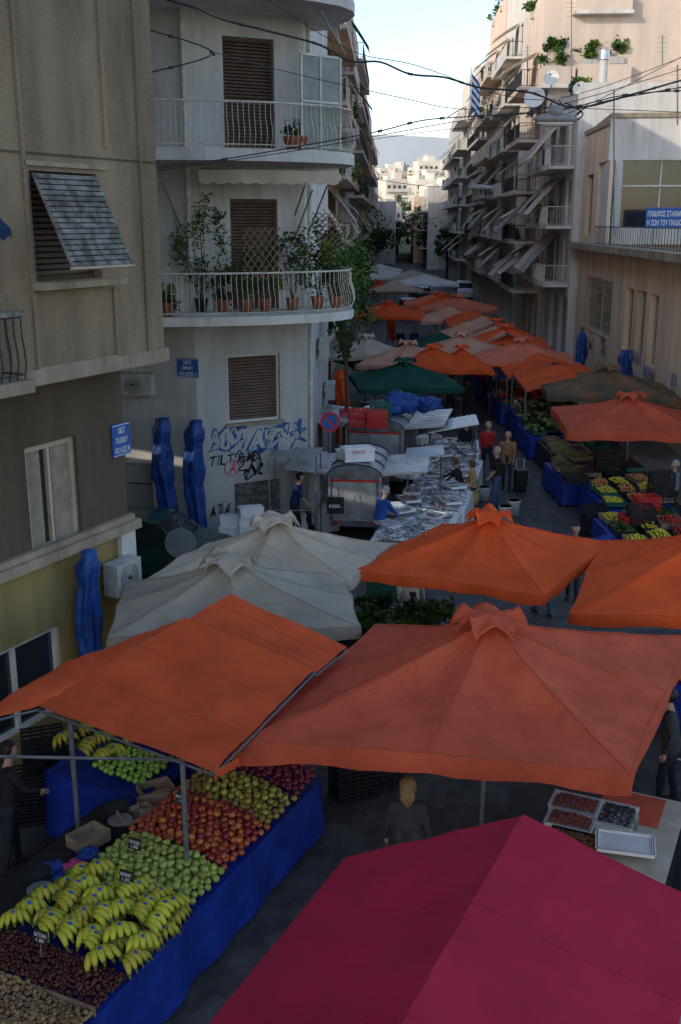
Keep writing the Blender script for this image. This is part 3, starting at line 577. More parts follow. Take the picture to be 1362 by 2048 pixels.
# ---------------- CANOPIES
def umbrella(label,ap,cs,m,val=.2,cap=True,capm=None,sag=.07,group='market umbrellas over the street',seed=0,near=False):
    c=sum(cs,V((0,0,0)))/4;base=V((c.x,c.y,0));t=thing('market_umbrella',base,label,'umbrella',group)
    E=[]
    for i in range(4):
        E.append(cs[i]);E.append((cs[i]+cs[(i+1)%4])/2+Zv*.05)
    mS=14 if near else 8;nR=24 if near else 10;ring=[]
    for i in range(8):
        for k in range(mS):
            f=k/mS;e=E[i].lerp(E[(i+1)%8],f);w=math.sin(math.pi*f);e=e+(V((ap.x,ap.y,e.z))-e)*.018*w;ring.append((e,4*f*(1-f),f,i))
    rows=[]
    for j in range(nR+1):
        r=.02+.98*j/nR;row=[]
        for q,(e,w,f,i) in enumerate(ring):
            p=ap.lerp(e,r);p.z-=sag*w*math.sin(math.pi*min(1,r*.95))*1.0+.05*math.sin(math.pi*r)
            p.z+=.022*noise.noise(V((p.x*2.2,p.y*2.2,seed+1.3)))*min(1,r*3)+.012*noise.noise(V((p.x*7,p.y*1.5,seed)))
            if near:p.z+=.016*w*math.sin(f*30+r*5+i*2)*max(0,1-r*1.4)+.014*math.sin((1-r)*26+i+3*noise.noise(V((p.x,p.y,seed))))*max(0,r-.5)*w*noise.noise(V((p.x*1.5,p.y*1.5,seed+4)))*3
            row.append(p)
        rows.append(row)
    mb=MB();mb.grid(rows,m,True);cn=mb.done('canopy',t,True)
    mb=MB();a=[e+Zv*(.0) for e in rows[-1]];out=[(e-ap).normalized() for e in a]
    b=[e-Zv*val*(1+.08*math.sin(i*1.3*8/mS+seed))+V((o.x,o.y,0))*(.015+.02*math.sin(i*.9*8/mS+seed)) for i,(e,o) in enumerate(zip(a,out))]
    md=[x.lerp(y,.5)+V((o.x,o.y,0))*.02 for x,y,o in zip(a,b,out)]
    mb.grid([a,md,b],m,True);mb.done('valance',cn,True)
    mb=MB();sm_=seamof.get(m,m)
    for i in range(8):mb.tube([rows[j][i*mS]+Zv*.003 for j in range(nR+1)],.005,sm_,4,False)
    if near:
        mb.tube([rows[int(nR*.58)][k]+Zv*.002 for k in range(0,mS*2+1)],.0035,sm_,4,False)
    mb.tube([p+Zv*.003 for p in rows[-1]]+[rows[-1][0]+Zv*.003],.006,sm_,4,False)
    mb.done('seam',cn)
    if cap:
        mb=MB();rw=[];nn_=64
        R0=.40*((cs[0]-cs[1]).length/4)**.5
        for j,(r,dz) in enumerate(((.04,.12),(.25,.125),(.5,.11),(.75,.085),(.9,.065),(1.03,.05))):
            row=[]
            for q in range(nn_):
                i8=q*8/nn_;f=abs((i8%1)-.5)*2;an=ring[int(i8*mS)%len(ring)][0]-ap;dirn=V((an.x,an.y,0)).normalized();sl=(ap.z-cs[0].z)/((cs[0]-V((ap.x,ap.y,cs[0].z))).length)
                rr=R0*r*(.86+.28*f**1.5);arch=(1-f*f);z=ap.z+dz-rr*sl*.9+.13*arch*r**3*(1+.45*math.sin(int(i8)*2.3+seed))+.012*noise.noise(V((q*.6,r*4,seed)));row.append(V((ap.x,ap.y,0))+dirn*rr+Zv*z)
            rw.append(row)
        rw.append([p-Zv*.035 for p in rw[-1]]);mb.grid(rw,capm or m,True);mb.done('vent_cap',t,True)
    mb=MB();mb.tube([base,ap-Zv*.05],.035,pole_m,10);mb.done('pole',t)
    mb=MB();mb.tube([base,base+Zv*.07],[.3,.27],iron,16);mb.done('base',t)
    mb=MB()
    for i in range(8):mb.tube([ap-Zv*.12,E[i]-Zv*.06],.012,pole_m,5);mb.tube([V((ap.x,ap.y,ap.z-.75)),ap.lerp(E[i],.5)-Zv*.12],.01,pole_m,5)
    mb.done('rib_frame',t);return t
def q3(a,b,c,z=2.3):
    a,b,c=[gz(*p,z) if len(p)==2 else V(p) for p in (a,b,c)];return [a,b,c,a+c-b]
def apx(cs,z,off=(0,0)):
    c=sum(cs,V((0,0,0)))/4;return V((c.x+off[0],c.y+off[1],z))
cs=[gz(468,1485,2.3),gz(1262,1548,2.3),gz(1388,1272,2.3),gz(752,1248,2.3)];umbrella('large faded red square market umbrella with ruffled cap',apx(cs,3.15),cs,ored,.24,seed=1,sag=.09,near=True)
cs=q3((700,1142),(1090,1193),(1228,1085));umbrella('orange square market umbrella with ruffled cap',apx(cs,3.0),cs,orange,.16,seed=2,near=True)
cs=q3((215,1275),(722,1255),(690,1150));umbrella('grey beige market umbrella beside orange tarpaulin',apx(cs,2.98,(-.1,0)),cs,greyc,.2,seed=3,near=True)
cs=q3((285,1162),(700,1165),(788,1088));umbrella('beige market umbrella behind a grey one',apx(cs,3.0),cs,beig,.15,seed=4,near=True)
cs=q3((3.34,14.4,2.3),(7.2,13.8,2.3),(8.5,17.4,2.3));umbrella('orange market umbrella over fruit stall',apx(cs,3.15),cs,orange,.18,seed=5,near=True)
cs=q3((6.2,28.3,2.3),(10.2,27.7,2.3),(10.5,31.6,2.3));umbrella('faded red market umbrella over vegetable stall',apx(cs,3.0),cs,ored,.25,seed=6)
cs=q3((6.96,35.1,2.2),(11.2,33.7,2.2),(11.6,37.8,2.2));umbrella('dark green umbrella faded brown by sun',apx(cs,2.95),cs,gror,.18,capm=gror,seed=7)
far=[(810,722,3,3.7,3.6,8,gren,1,'dark green'),(868,693,3,3.3,3.3,4,orange,1,'orange'),(925,695,2.9,2.2,3.0,4,orange,1,'orange'),(815,686,3,3.6,3.6,-12,salm,1,'faded salmon'),(732,672,3,3.2,3,0,beig,1,'beige'),(752,688,2.6,3,3.4,20,gren,0,'dark green'),(878,662,2.9,3.0,3.4,0,gren,0,'dark green'),(927,668,3,3.8,3.6,2,salm,1,'faded salmon'),(1045,680,3.05,4.2,3.6,-4,orng2,1,'faded orange'),(1012,652,3,3.9,3.6,-4,orange,1,'orange'),(990,640,2.9,3.6,3.5,0,orange,1,'orange'),(775,604,3.1,4.8,4.5,0,orange,1,'orange'),(915,592,3.1,5.2,4.4,0,orng2,1,'orange'),(885,589,3.1,4,4.2,0,orange,1,'orange'),(872,585,3.1,4.5,4.2,0,orng2,1,'orange'),(850,548,3.6,5.5,5.5,0,whtc,0,'white'),(772,538,3.6,6,6,0,whtc,0,'white'),(825,539,3.6,5,6,0,beig,0,'beige'),(755,562,3.1,5,4,0,orange,1,'orange'),(935,642,2.8,3.4,3.2,0,salm,0,'striped salmon'),(790,560,3.2,4.6,4,0,beig,0,'beige'),(760,527,3.4,5,5,0,whtc,0,'white'),(900,612,3,3.6,4,0,salm,0,'salmon')]
for i,(u,v,zt_,w,l,ro,m,cap,cn) in enumerate(far):
    p=gz(u,v,zt_);a=math.radians(ro)-.048;ca,sa=math.cos(a),math.sin(a)
    cs=[V((p.x+x*w/2*ca-y*l/2*sa,p.y+x*w/2*sa+y*l/2*ca,zt_-.75)) for x,y in ((-1,-1),(1,-1),(1,1),(-1,1))]
    umbrella(cn+' square market umbrella over stalls',V((p.x,p.y,zt_)),cs,m,.17,bool(cap),seed=i+10)
def tarp(label,panels,m,poles,name='market_canopy',val=(),sag=.05,pm=None,grp=None,seams=()):
    c=V((poles[0].x,poles[0].y,0));t=thing(name,c,label,'canopy',grp);n=30
    for pi,(a,b,c_,e) in enumerate(panels):
        rows=[]
        for i in range(n+1):
            row=[]
            for j in range(n+1):
                s,r=j/n,i/n;p=(a.lerp(b,s)).lerp(e.lerp(c_,s),r);p.z-=sag*16*s*(1-s)*r*(1-r);p.z+=.022*noise.noise(V((p.x*2,p.y*2,pi)))+.01*noise.noise(V((p.x*9,p.y*2,pi)))+.016*noise.noise(V(((p.x+p.y)*5,(p.x-p.y)*1.2,pi)));row.append(p)
            rows.append(row)
        mb=MB();mb.grid(rows,m);cn=mb.done('canvas_panel',t,True)
        for f in (0,.36,.68):mb=MB();mb.tube([rows[int(n*f)][j]+Zv*.003 for j in range(n+1)],.004,seamof.get(m,m),4,False);mb.done('seam',cn)
    for (a,b,h) in val:
        mb=MB();k=24;A_=[a.lerp(b,i/k) for i in range(k+1)];mb.grid([A_,[p-Zv*h*(1+.1*math.sin(i*1.1))+V((.015*math.sin(i*1.7),0,0)) for i,p in enumerate(A_)]],m);mb.done('valance',t)
    for p in poles:mb=MB();mb.tube([V((p.x,p.y,0)),p-Zv*.03],.03,pole_m,8);mb.done('pole',t)
    mb=MB()
    for (a,b,c_,e) in panels:
        for x,y in ((a,b),(b,c_),(c_,e),(e,a)):mb.tube([x-Zv*.05,y-Zv*.05],.015,pole_m,6)
    if grp is None and m is otp:mb.tube([gz(-60,1512,1.9),gz(372,1520,1.9)],.02,pole_m,6)
    mb.done('frame',t);return t
a0=gz(-90,1455,2.3);a1=gz(75,1412,2.3);a2=gz(428,1542,2.3);b3=gz(630,1338,2.62);b4=gz(372,1234,2.95);b1=gz(130,1326,2.5);e1=gz(460,1187,3.05);e2=gz(695,1294,2.65)
pl=[gz(140,1440,2.28),gz(365,1525,2.3),V((b1.x,b1.y,2.45))]
tarp('large orange tarpaulin canopy on steel poles over fruit stall',[(a1,a2,b3,b4),(a0,a1,b4,b1),(b4-Zv*.05,b3-Zv*.05,e2,e1)],otp,pl,val=[(a2,gz(478,1515,2.33),.1)],sag=.03)
r0=gz(1045,1630,3.05);r1=gz(765,2110,3.05);lf=gz(690,1716,2.42);rg=V((r0.x*2-lf.x,r0.y*2-lf.y,2.42));dr=(r1-r0)
tarp('crimson pink gabled canvas market tent',[(lf,r0,r0+dr*1.3,lf+dr*1.3),(r0,rg,rg+dr*1.3,r0+dr*1.3)],pinkt,[lf,rg,lf+dr*1.3,rg+dr*1.3],sag=.025,val=[(lf,lf+dr*1.3,.15),(rg,rg+dr*1.3,.15)])
for (x,y,w,l,z0,z1,m) in ((6.6,37.2,3.6,3.0,2.45,2.25,orange),(6.5,40.8,3.4,2.8,2.5,2.2,orange),(6.3,50,3,3.2,2.7,2.3,salm),(6.2,54,3,3.4,2.8,2.4,salm),(6.0,58,3,4,2.8,2.4,orange)):
    a,b,c_,e=V((x,y,z1-.15)),V((x+w*.5,y-.1,z0+.1)),V((x+w*.5,y+l,z0+.15)),V((x,y+l,z1));f,g=V((x+w,y,z1)),V((x+w,y+l,z1))
    tarp('orange tarpaulin canopy over produce stall',[(a,b,c_,e),(b,f,g,c_)],m,[a,f,g,e],val=[(a,b,.12),(a,e,.12)],grp='tarpaulins over stalls')
def closed(base,h,m,label,r=.22,name='closed_umbrella'):
    base=V(base);t=thing(name,base,label,'umbrella');mb=MB();rows=[]
    for k in range(25):
        f=k/24;z=base.z+.35+(h-.35)*f;rr=r*(.8+.35*math.sin(f*2.6)-.18*math.exp(-((f-.45)/.05)**2)-.15*math.exp(-((f-.8)/.04)**2))*(1 if f<.95 else .7);row=[]
        for j in range(36):
            a=j*math.pi/18;q=rr*(1+.22*math.sin(a*5+f*4)+.35*noise.noise(V((math.cos(a)*2,math.sin(a)*2,f*7+base.x))));row.append(base+V((math.cos(a)*q+.07*math.sin(f*4+base.x),math.sin(a)*q,z-base.z)))
        rows.append(row)
    rows.append([base+V((0,0,h+.03))]*36);mb.grid(rows,m,True);mb.done('folded_canvas',t,True)
    mb=MB();mb.tube([base,base+Zv*.4],.035,pole_m,8);mb.tube([base,base+Zv*.06],.22,iron,12);mb.done('pole',t)
for (u,v,hh,m,l,r) in ((683,905,2.9,orange,'closed orange umbrella tied to its pole',.2),(785,692,2.6,orange,'closed orange umbrella tied to its pole',.2),(1155,790,2.9,blued,'umbrella wrapped in dark blue cover',.2),(1237,860,3.1,blued,'umbrella wrapped in dark blue cover',.22)):
    closed(gz(u,v),hh,m,l,r)
for u,hh in ((332,3.3),(393,3.25)):
    q=gy(u,950,24.75);closed((q.x,q.y,0),hh,blued,'tall umbrella wrapped in blue tarpaulin against wall',.2)
pb=c2-d*1.35+n*.3
closed(pb,3.05,blued,'blue wrapped umbrella leaning by yellow wall',.15)
# ---------------- TABLES
def table(label,O,dd,L,ee,W,z=.85,m=blue,grp='market tables',skirt=True,top=None):
    O=V((O[0],O[1],0));t=thing('market_table',O,label,'table',grp);mb=MB();mb.ob(O+Zv*(z-.04),dd*L,ee*W,Zv*.04,top or m);mb.done('table_top',t)
    cn=[O,O+dd*L,O+dd*L+ee*W,O+ee*W];cen=(cn[0]+cn[2])/2
    for p in cn:mb=MB();q=p+(cen-p)*.08;mb.tube([q,q+Zv*(z-.04)],.025,pole_m,6);mb.done('leg',t)
    if skirt:
        mb=MB();pts=[]
        for i in range(4):
            a,b=cn[i],cn[(i+1)%4];k=max(4,int((b-a).length/.09))
            for j in range(k):pts.append(a.lerp(b,j/k))
        rows=[]
        for f in (0,.15,.55,1):rows.append([p+(p-cen).normalized()*(.012+.035*f*(1+math.sin(i*.7)+.6*math.sin(i*.31)))+Zv*(z+.005-f*(z-.06)) for i,p in enumerate(pts)])
        mb.grid(rows,m,True);mb.done('cloth_skirt',t,True)
    return t
T=V((-2.16,8.1,0));W1=-N1
def TP(s,w,z):return T+D1*s+W1*w+Zv*z
table('long fruit table with blue oilcloth skirt',TP(-1.6,0,0),D1,6.1,W1,1.5,.86,grp=None)
table('rear fruit table with blue cloth under tarpaulin',TP(3.0,1.75,0),D1,2.6,W1,1.5,.95,grp=None)
def fruit(name,label,col,col2,r,sq=.88,dimple=True,pear=False,group=None,rough=.22,rnd=.35):
    m=M(name+'_skin',col,rough,.1,13,0,col2=col2,rnd=rnd,spec=.6);mb=MB()
    def fn(p):
        h=p.z/r;q=math.hypot(p.x,p.y)/r
        if pear:
            k=1-.42*max(0,h) ;p=V((p.x*k,p.y*k,p.z*(1.35 if h>0 else 1)))
        elif dimple and q<.45:p=V((p.x,p.y,p.z*(1-.22*(1-q/.45))))
        return p
    mb.ell((0,0,0),(r,r,r*sq),m,14,10,fn=fn);mb.tube([(0,0,r*(.7 if not pear else 1.1)),(.004,.003,r*(1.1 if not pear else 1.6))],.003,bark,4)
    o=mb.done(name,None,True,loc=(0,0,0),lab=label,cat='fruit',group=group);o['mk']=0;return o,m,r
def pile(pr,layers,budget,pear=False):
    proto,m,r=pr;allp=[]
    for (s0,s1,w0,w1,sp,zf) in layers:
        i=0;s=s0
        while s<s1:
            w=w0+(sp*.5 if i%2 else 0)
            while w<w1:
                a,b=s+U(-.2,.2)*sp,w+U(-.2,.2)*sp;allp.append(TP(a,b,zf(a,b)+U(-.012,.02)));w+=sp
            s+=sp*.87;i+=1
    allp=list(reversed(allp))
    st=MB();del proto['mk']
    for k,p in enumerate(allp):
        rot=(U(-.9,.9),U(-.9,.9),U(0,6)) if not pear else (U(-2,2),U(-1.6,1.6),U(0,6))
        if k==0:proto.location=p;proto.rotation_euler=rot
        elif k<budget:dup(proto,p,rot,U(.88,1.12))
        else:st.ell(p,(r,r,r*(1.15 if pear else .9)),m,10,7)
    if st.v:st.done(proto.name.split('.')[0]+'_heap',None,True,loc=allp[0],lab=proto['label'].replace('apple piled','apples heaped').replace('pear piled','pears heaped'),cat='fruit',kind='stuff')
zf=lambda s,w:.93+.13*w+.07*math.sin(min(1,w/1.2)*3.1)
pile(fruit('pear','green pear piled on the market table',(.25,.33,.05),(.38,.42,.09),.042,1,False,True,'pears piled on the fruit table'),[(1.3,2.18,.05,1.28,.078,zf),(1.36,2.1,.12,1.1,.1,lambda s,w:zf(s,w)+.06)],290,True)
pile(fruit('apple','red and yellow apple piled on the market table',(.32,.008,.014),(.46,.1,.03),.044,group='red apples on the fruit table',rnd=.95),[(2.22,3.15,.05,1.3,.088,zf),(2.3,3.05,.12,1.0,.1,lambda s,w:zf(s,w)+.055)],150)
pile(fruit('apple','yellow green apple piled on the market table',(.36,.2,.035),(.38,.44,.07),.044,group='green apples on the fruit table',rnd=.6),[(3.2,3.85,.05,1.3,.088,zf),(3.28,3.75,.15,1.0,.11,lambda s,w:zf(s,w)+.055)],75)
pile(fruit('apple','dark red apple piled on the market table',(.13,.008,.015),(.24,.02,.03),.044,group='dark red apples on the fruit table'),[(3.9,4.45,.05,2.3,.088,lambda s,w:zf(s,min(w,1.5))+.03),(3.95,4.4,.2,1.9,.12,lambda s,w:zf(s,min(w,1.5))+.085)],45)
pile(fruit('apple','bright green apple piled on the rear table',(.25,.4,.04),(.3,.45,.06),.044,group='bright green apples on the rear table'),[(3.2,3.9,1.85,2.6,.09,lambda s,w:1.03+.1*(w-1.8))],28)
bm=M('banana_skin',(.36,.38,.03),.45,.08,6,0,col2=(.52,.44,.04),rnd=.5)
bt=M('banana_tip',(.1,.12,.02),.6,.2,9,0);bg_=M('banana_neck',(.2,.3,.03),.5,.1,9,0)
def bhand(n_,seed):
    mb=MB()
    for i in range(n_):
        f=(i-(n_-1)/2);an_=f*.19;dr_=V((math.cos(an_),math.sin(an_),0));sd_=V((0,1,0))*(f*.028);lft=-.006*f*f
        pts=[];rd=[]
        for k in range(9):
            t_=k/8;x=.17*t_;z=.02+.085*math.sin(math.pi*(.12+.8*t_))+lft
            pts.append(dr_*x+sd_*(.4+.6*t_)+Zv*z);rd.append((.009,.011,.018,.0225,.0245,.024,.021,.014,.006)[k])
        mb.tube(pts[:3],rd[:3],bg_,7);mb.tube(pts[2:8],rd[2:8],bm,8);mb.tube(pts[7:],rd[7:],bt,6)
    mb.ell((-.005,0,.045),(.022,.05,.018),bt,8,5);mb.face([(.08,-.012,.131),(.11,-.012,.131),(.11,.012,.131),(.08,.012,.131)],sblue)
    return mb
bb=bhand(5,0).done('banana_bunch',None,True,loc=(0,0,0),lab='bunch of green yellow bananas heaped on table',cat='bananas',group='banana bunches on the fruit table')
first=1
base_a=math.atan2(N1.y,N1.x)
for s,w,l in [(s,w,l) for l in (0,1) for s in [.47+.2*i for i in range(5)] for w in [.14+.25*j for j in range(6)]]:
    if l and (s<.5 or w>1.15):continue
    p=TP(s+U(-.04,.04)+.08*l,w+U(-.05,.05)+.06,.9+.1*w+.09*l);r=(U(-.15,.15),U(.0,.35),base_a+U(-.7,.7)-.3)
    if first:bb.location=p;bb.rotation_euler=r;bb.scale=(1.4,)*3;first=0
    else:dup(bb,p,r,U(1.3,1.55))
for s in range(6):
    for w in range(3):dup(bb,TP(3.3+s*.32,2.65+w*.25+U(-.05,.05),1.12+.09*w),(U(-.2,.2),U(0,.4),U(-.6,.6)-.5),1.45,label='bunch of yellow bananas on the rear table')
def nuts(name,label,col,r,s0,s1,sp,grp,sq=.8):
    m=M(name+'_shell',col,.3 if name=='chestnut' else .8,.25,30,.2,rnd=.6,spec=.4);mb=MB();mb.ell((0,0,0),(r,r*.9,r*sq),m,10,7)
    pr=mb.done(name,None,True,loc=(0,0,0),lab=label,cat='nuts',group=grp);pts=[]
    s=s0
    while s<s1:
        w=.03
        while w<1.45:pts.append((s+U(-.3,.3)*sp,w+U(-.3,.3)*sp));w+=sp
        s+=sp*.85
    random.shuffle(pts);st=MB()
    for i,(s,w) in enumerate(pts):
        z=.89+.035*math.sin(s*9)*math.sin(w*5)+(U(.012,.045) if i<290 else U(0,.02))+.05*w;p=TP(s,w,z)
        if i==0:pr.location=p
        elif i<290:dup(pr,p,(U(-1,1),U(-1,1),U(0,6)),U(.85,1.2))
        else:st.ell(p,(r,r*U(.8,1),r*sq),m,7,5)
    st.done(name+'_heap',None,True,loc=TP(s0,0,.88),lab=label.replace('single ','heaped '),cat='nuts',kind='stuff')
nuts('chestnut','glossy brown chestnut heaped on the market table',(.095,.025,.014),.023,-.12,.38,.037,'chestnuts on the table')
nuts('walnut','tan walnut heaped on the market table',(.27,.155,.075),.024,-.75,-.17,.042,'walnuts on the table',.9)
mb=MB();mb.ob(TP(-.16,0,.86),W1*1.45,D1*.025,Zv*.09,wood);mb.done('wooden_divider',loc=TP(-.16,0,.86),lab='thin wooden divider between nut heaps',cat='board')
def crate(m,lab):
    t=thing('plastic_crate',(0,0,0),lab,'crate');mb=MB();l,w,h=.56,.38,.24;mb.box((0,0,.012),(l,w,.02),m);mb.done('crate_floor',t)
    mb=MB()
    for z in (.05,.11,.17,.22):
        for y in (-w/2,w/2):mb.box((0,y,z),(l,.014,.032),m)
        for x in (-l/2,l/2):mb.box((x,0,z),(.014,w-.03,.032),m)
    for x in (-l/2,-l/4,0,l/4,l/2):
        for y in (-w/2,w/2):mb.box((x,y,.12),(.022,.022,.236),m)
    mb.done('crate_side',t);return t
ck=crate(blkp,'black slatted plastic produce crate beside stall');cr_=crate(redp,'red slatted plastic crate stacked on trailer');cg=crate(grnp,'green slatted plastic produce crate')
def place(c,u,v,z,a=0,n=1,lab=None,grp='plastic crates'):
    p=gz(u,v,z)
    for i in range(n):
        q=V((p.x,p.y,z+i*.25));k=dup(c,q,(0,0,a+U(-.05,.05)),1,lab,grp)
for c,u,v,z,a,nn in ((ck,705,1590,0,.4,3),(ck,760,1570,0,.35,2),(ck,1185,1085,0,.1,4),(ck,160,1600,0,.4,4),(ck,95,1590,0,.4,4),(ck,600,1050,0,.1,2),(cr_,718,852,2.25,.1,2),(cr_,752,855,2.25,.15,2),(cr_,700,835,2.25,.15,1),(cg,765,1200,.3,.2,3),(ck,55,1640,0,.3,3),(ck,1150,965,.9,.1,1),(cr_,1290,1030,.95,.1,2),(ck,1280,1050,.95,.1,2),(cr_,1265,1048,.95,.2,1),(ck,1320,1000,1.0,.1,3),(ck,1210,940,1.0,0,2),(cg,760,838,2.25,.1,2)):place(c,u,v,z,a,nn)
for c in (ck,cr_,cg):
    for k in list(c.children):bpy.data.objects.remove(k)
    bpy.data.objects.remove(c)
def ftray(loc,sz,ang,m,lab,name='tray',fill=None,grp=None):
    loc=V(loc);t=thing(name,loc,lab,'tray',grp);l,w,h=sz;mb=MB();R=Matrix.Rotation(ang,3,'Z')
    for (cx,cy,cz,a,b,c_) in ((0,0,.01,l,w,.02),(-l/2,0,h/2,.02,w,h),(l/2,0,h/2,.02,w,h),(0,-w/2,h/2,l,.02,h),(0,w/2,h/2,l,.02,h)):
        mb.box(loc+R@V((cx,cy,cz)),(a,b,c_),m,ang)
    rows=[[loc+R@V((sx*(l/2+e),sy*(w/2+e),h)) for sx,sy in ((-1,-1),(1,-1),(1,1),(-1,1))] for e in (0,.025)];mb.grid(rows,m,True)
    mb.done('tray_body',t)
    if fill:
        mm,r,cnt,rot=fill;st=MB()
        for i in range(cnt):
            x,y=U(-l/2+.03,l/2-.03),U(-w/2+.03,w/2-.03);st.ell(loc+R@V((x,y,h*.8+.04*math.cos(x*3/l)*math.cos(y*3/w)+U(0,.015))),(r,r*U(.6,1),r*.7),mm,6,4,R=Matrix.Rotation(U(0,3),3,'Z'))
        st.done('produce_heap',None,True,loc=loc,lab=rot,cat='produce',kind='stuff')
rn=M('red_peanut',(.2,.045,.025),.6,.3,30,0);rs=M('dark_raisin',(.02,.015,.018),.4,.3,30,0);rb_=M('brown_raisin',(.16,.07,.015),.5,.4,30,0)
ptab=M('pale_table_board',(.42,.36,.28),.7,.15,4,.1,dirt=.5,dcol=(.2,.15,.1))
T3=gz(1085,1735,.8)-D1*.4+N1*.3
bfd=table('dried fruit table with pale board top',T3,D1,2.5,N1,1.0,.8,m=blkp,grp=None,top=ptab)
mb=MB();mb.ob(V((T3.x,T3.y,.802))+D1*1.75,D1*.7,N1*.75,Zv*.006,ored);mb.done('table_cloth',loc=(T3.x,T3.y,.802),lab='folded red cloth lying on pale table',cat='cloth')
an=math.atan2(N1.y,N1.x)
ftray(gz(1150,1618,.82),(.55,.38,.09),an,wpl,'white plastic tray of reddish nuts',fill=(rn,.014,420,'heap of reddish nuts in white tray'));ftray(gz(1140,1652,.82),(.52,.34,.09),an,wpl,'white plastic tray of reddish nuts',fill=(rn,.014,360,'heap of reddish nuts in white tray'))
ftray(gz(1232,1640,.82),(.42,.5,.08),an,wpl,'white plastic tray of dark raisins',fill=(rs,.012,420,'heap of dark raisins in white tray'))
ftray(gz(1148,1698,.82),(.6,.5,.08),an,blkp,'tray of golden brown raisins',fill=(rb_,.014,700,'heap of golden brown raisins'))
ftray(gz(1250,1690,.9),(.62,.4,.05),an+.2,wpl,'clear plastic lid tray on dried fruit table');ftray(gz(1235,1735,.5),(.6,.4,.14),an,wpl,'white plastic tray with a lid');
def bottle(p):
    p=V(p);mb=MB();mb.tube([p,p+Zv*.16,p+Zv*.2,p+Zv*.23],[.035,.035,.013,.013],scr,12);mb.tube([p+Zv*.23,p+Zv*.25],.016,wpl,10);mb.done('water_bottle',None,True,loc=p,lab='clear plastic water bottle on table',cat='bottle')
bottle(gz(1270,1655,.82));bottle(gz(640,965,1.0))
def scale_(p,ang):
    p=V(p);t=thing('weighing_scale',p,'dark market weighing scale with steel pan','scale');mb=MB();mb.box(p+Zv*.06,(.34,.3,.12),blkp,ang);mb.done('scale_body',t);mb=MB();mb.tube([p+Zv*.125,p+Zv*.135,p+Zv*.15],[.1,.14,.145],alu,20);mb.done('pan',t);mb=MB();R=Matrix.Rotation(ang,3,'Z');mb.box(p+R@V((0,.2,.2)),(.28,.06,.16),blkp,ang);mb.done('display',t)
scale_(TP(.95,1.55,.88),.4);scale_(TP(2.4,1.6,.88),.4)
for s,w,l in ((1.25,.75,'ΜΠΑΝΑΝΕΣ'),(1.75,1.0,'ΑΧΛΑΔΙΑ'),(2.75,1.05,'ΜΗΛΑ'),(3.6,1.1,'ΜΗΛΑ'),(.1,.9,'ΚΑΣΤΑΝΑ')):
    p=TP(s,w,1.1+.1*w);t=thing('price_sign',p,'small black price card with chalk writing among fruit','sign','chalk price cards');up_=V((0,.05,.11));mb=MB();mb.ob(p,N1*.17,V((0,.01,0)),up_,blkp);mb.tube([p+N1*.08+V((0,.02,-.16)),p+N1*.08+V((0,.03,.02))],.006,wood,5);mb.done('card',t)
    pp_=V((p.x,p.y-.004,0))
    for s_,z_,w_,x_ in ((l,.06,.14,.015),('1,50',.015,.09,.04)):
        o_=text(s_,pp_,N1,x_,p.z+z_,w_,.032,wpaint,t,'lettering',.004)
        for v_ in o_.data.vertices:v_.co.y+=.45*(v_.co.z)
def blob(p,r,m,name,lab,cat,seed=0,sq=.6):
    p=V(p);mb=MB();mb.ell(p+Zv*r*sq*.8,(r,r*.8,r*sq),m,36,24,fn=lambda q:q*(1+.45*noise.noise(q*(3.2/r)*.6+V((seed,0,0)))+.25*noise.noise(q*(7/r)*.7+V((seed,5,0)))));mb.done(name,None,True,loc=p,lab=lab,cat=cat)
pinkb=M('pink_plastic',(.5,.05,.18),.4,.2,5,.3)
for s,w,r,m,l in ((1.45,1.5,.17,pinkb,'crumpled pink plastic bag on table'),(1.3,1.72,.18,blued,'crumpled blue plastic bag on table'),(1.75,1.55,.14,blued,'crumpled blue plastic bag on table')):blob(TP(s,w,.88),r,m,'plastic_bag',l,'bag',s*9)
table('side packing table behind the fruit stall',TP(.6,1.52,0),D1,2.2,W1,.7,.84,m=blkp,grp=None)
card=M('cardboard',(.3,.22,.14),.9,.15,5,.1)
for s,w,a in ((2.9,1.45,.3),(2.0,1.75,.9),(3.2,1.65,.5),(2.6,1.5,.6)):
    mb=MB();p=TP(s,w,.9);R=Matrix.Rotation(a,3,'Z')
    for (cx,cy,cz,x,y,z) in ((0,0,.01,.4,.3,.01),(-.2,0,.08,.01,.3,.14),(.2,0,.08,.01,.3,.14),(0,.15,.08,.4,.01,.14),(0,-.15,.08,.4,.01,.14)):mb.box(p+R@V((cx,cy,cz)),(x,y,z),card,a)
    mb.done('cardboard_box',loc=p,lab='open empty cardboard fruit box',cat='box',group='cardboard boxes')
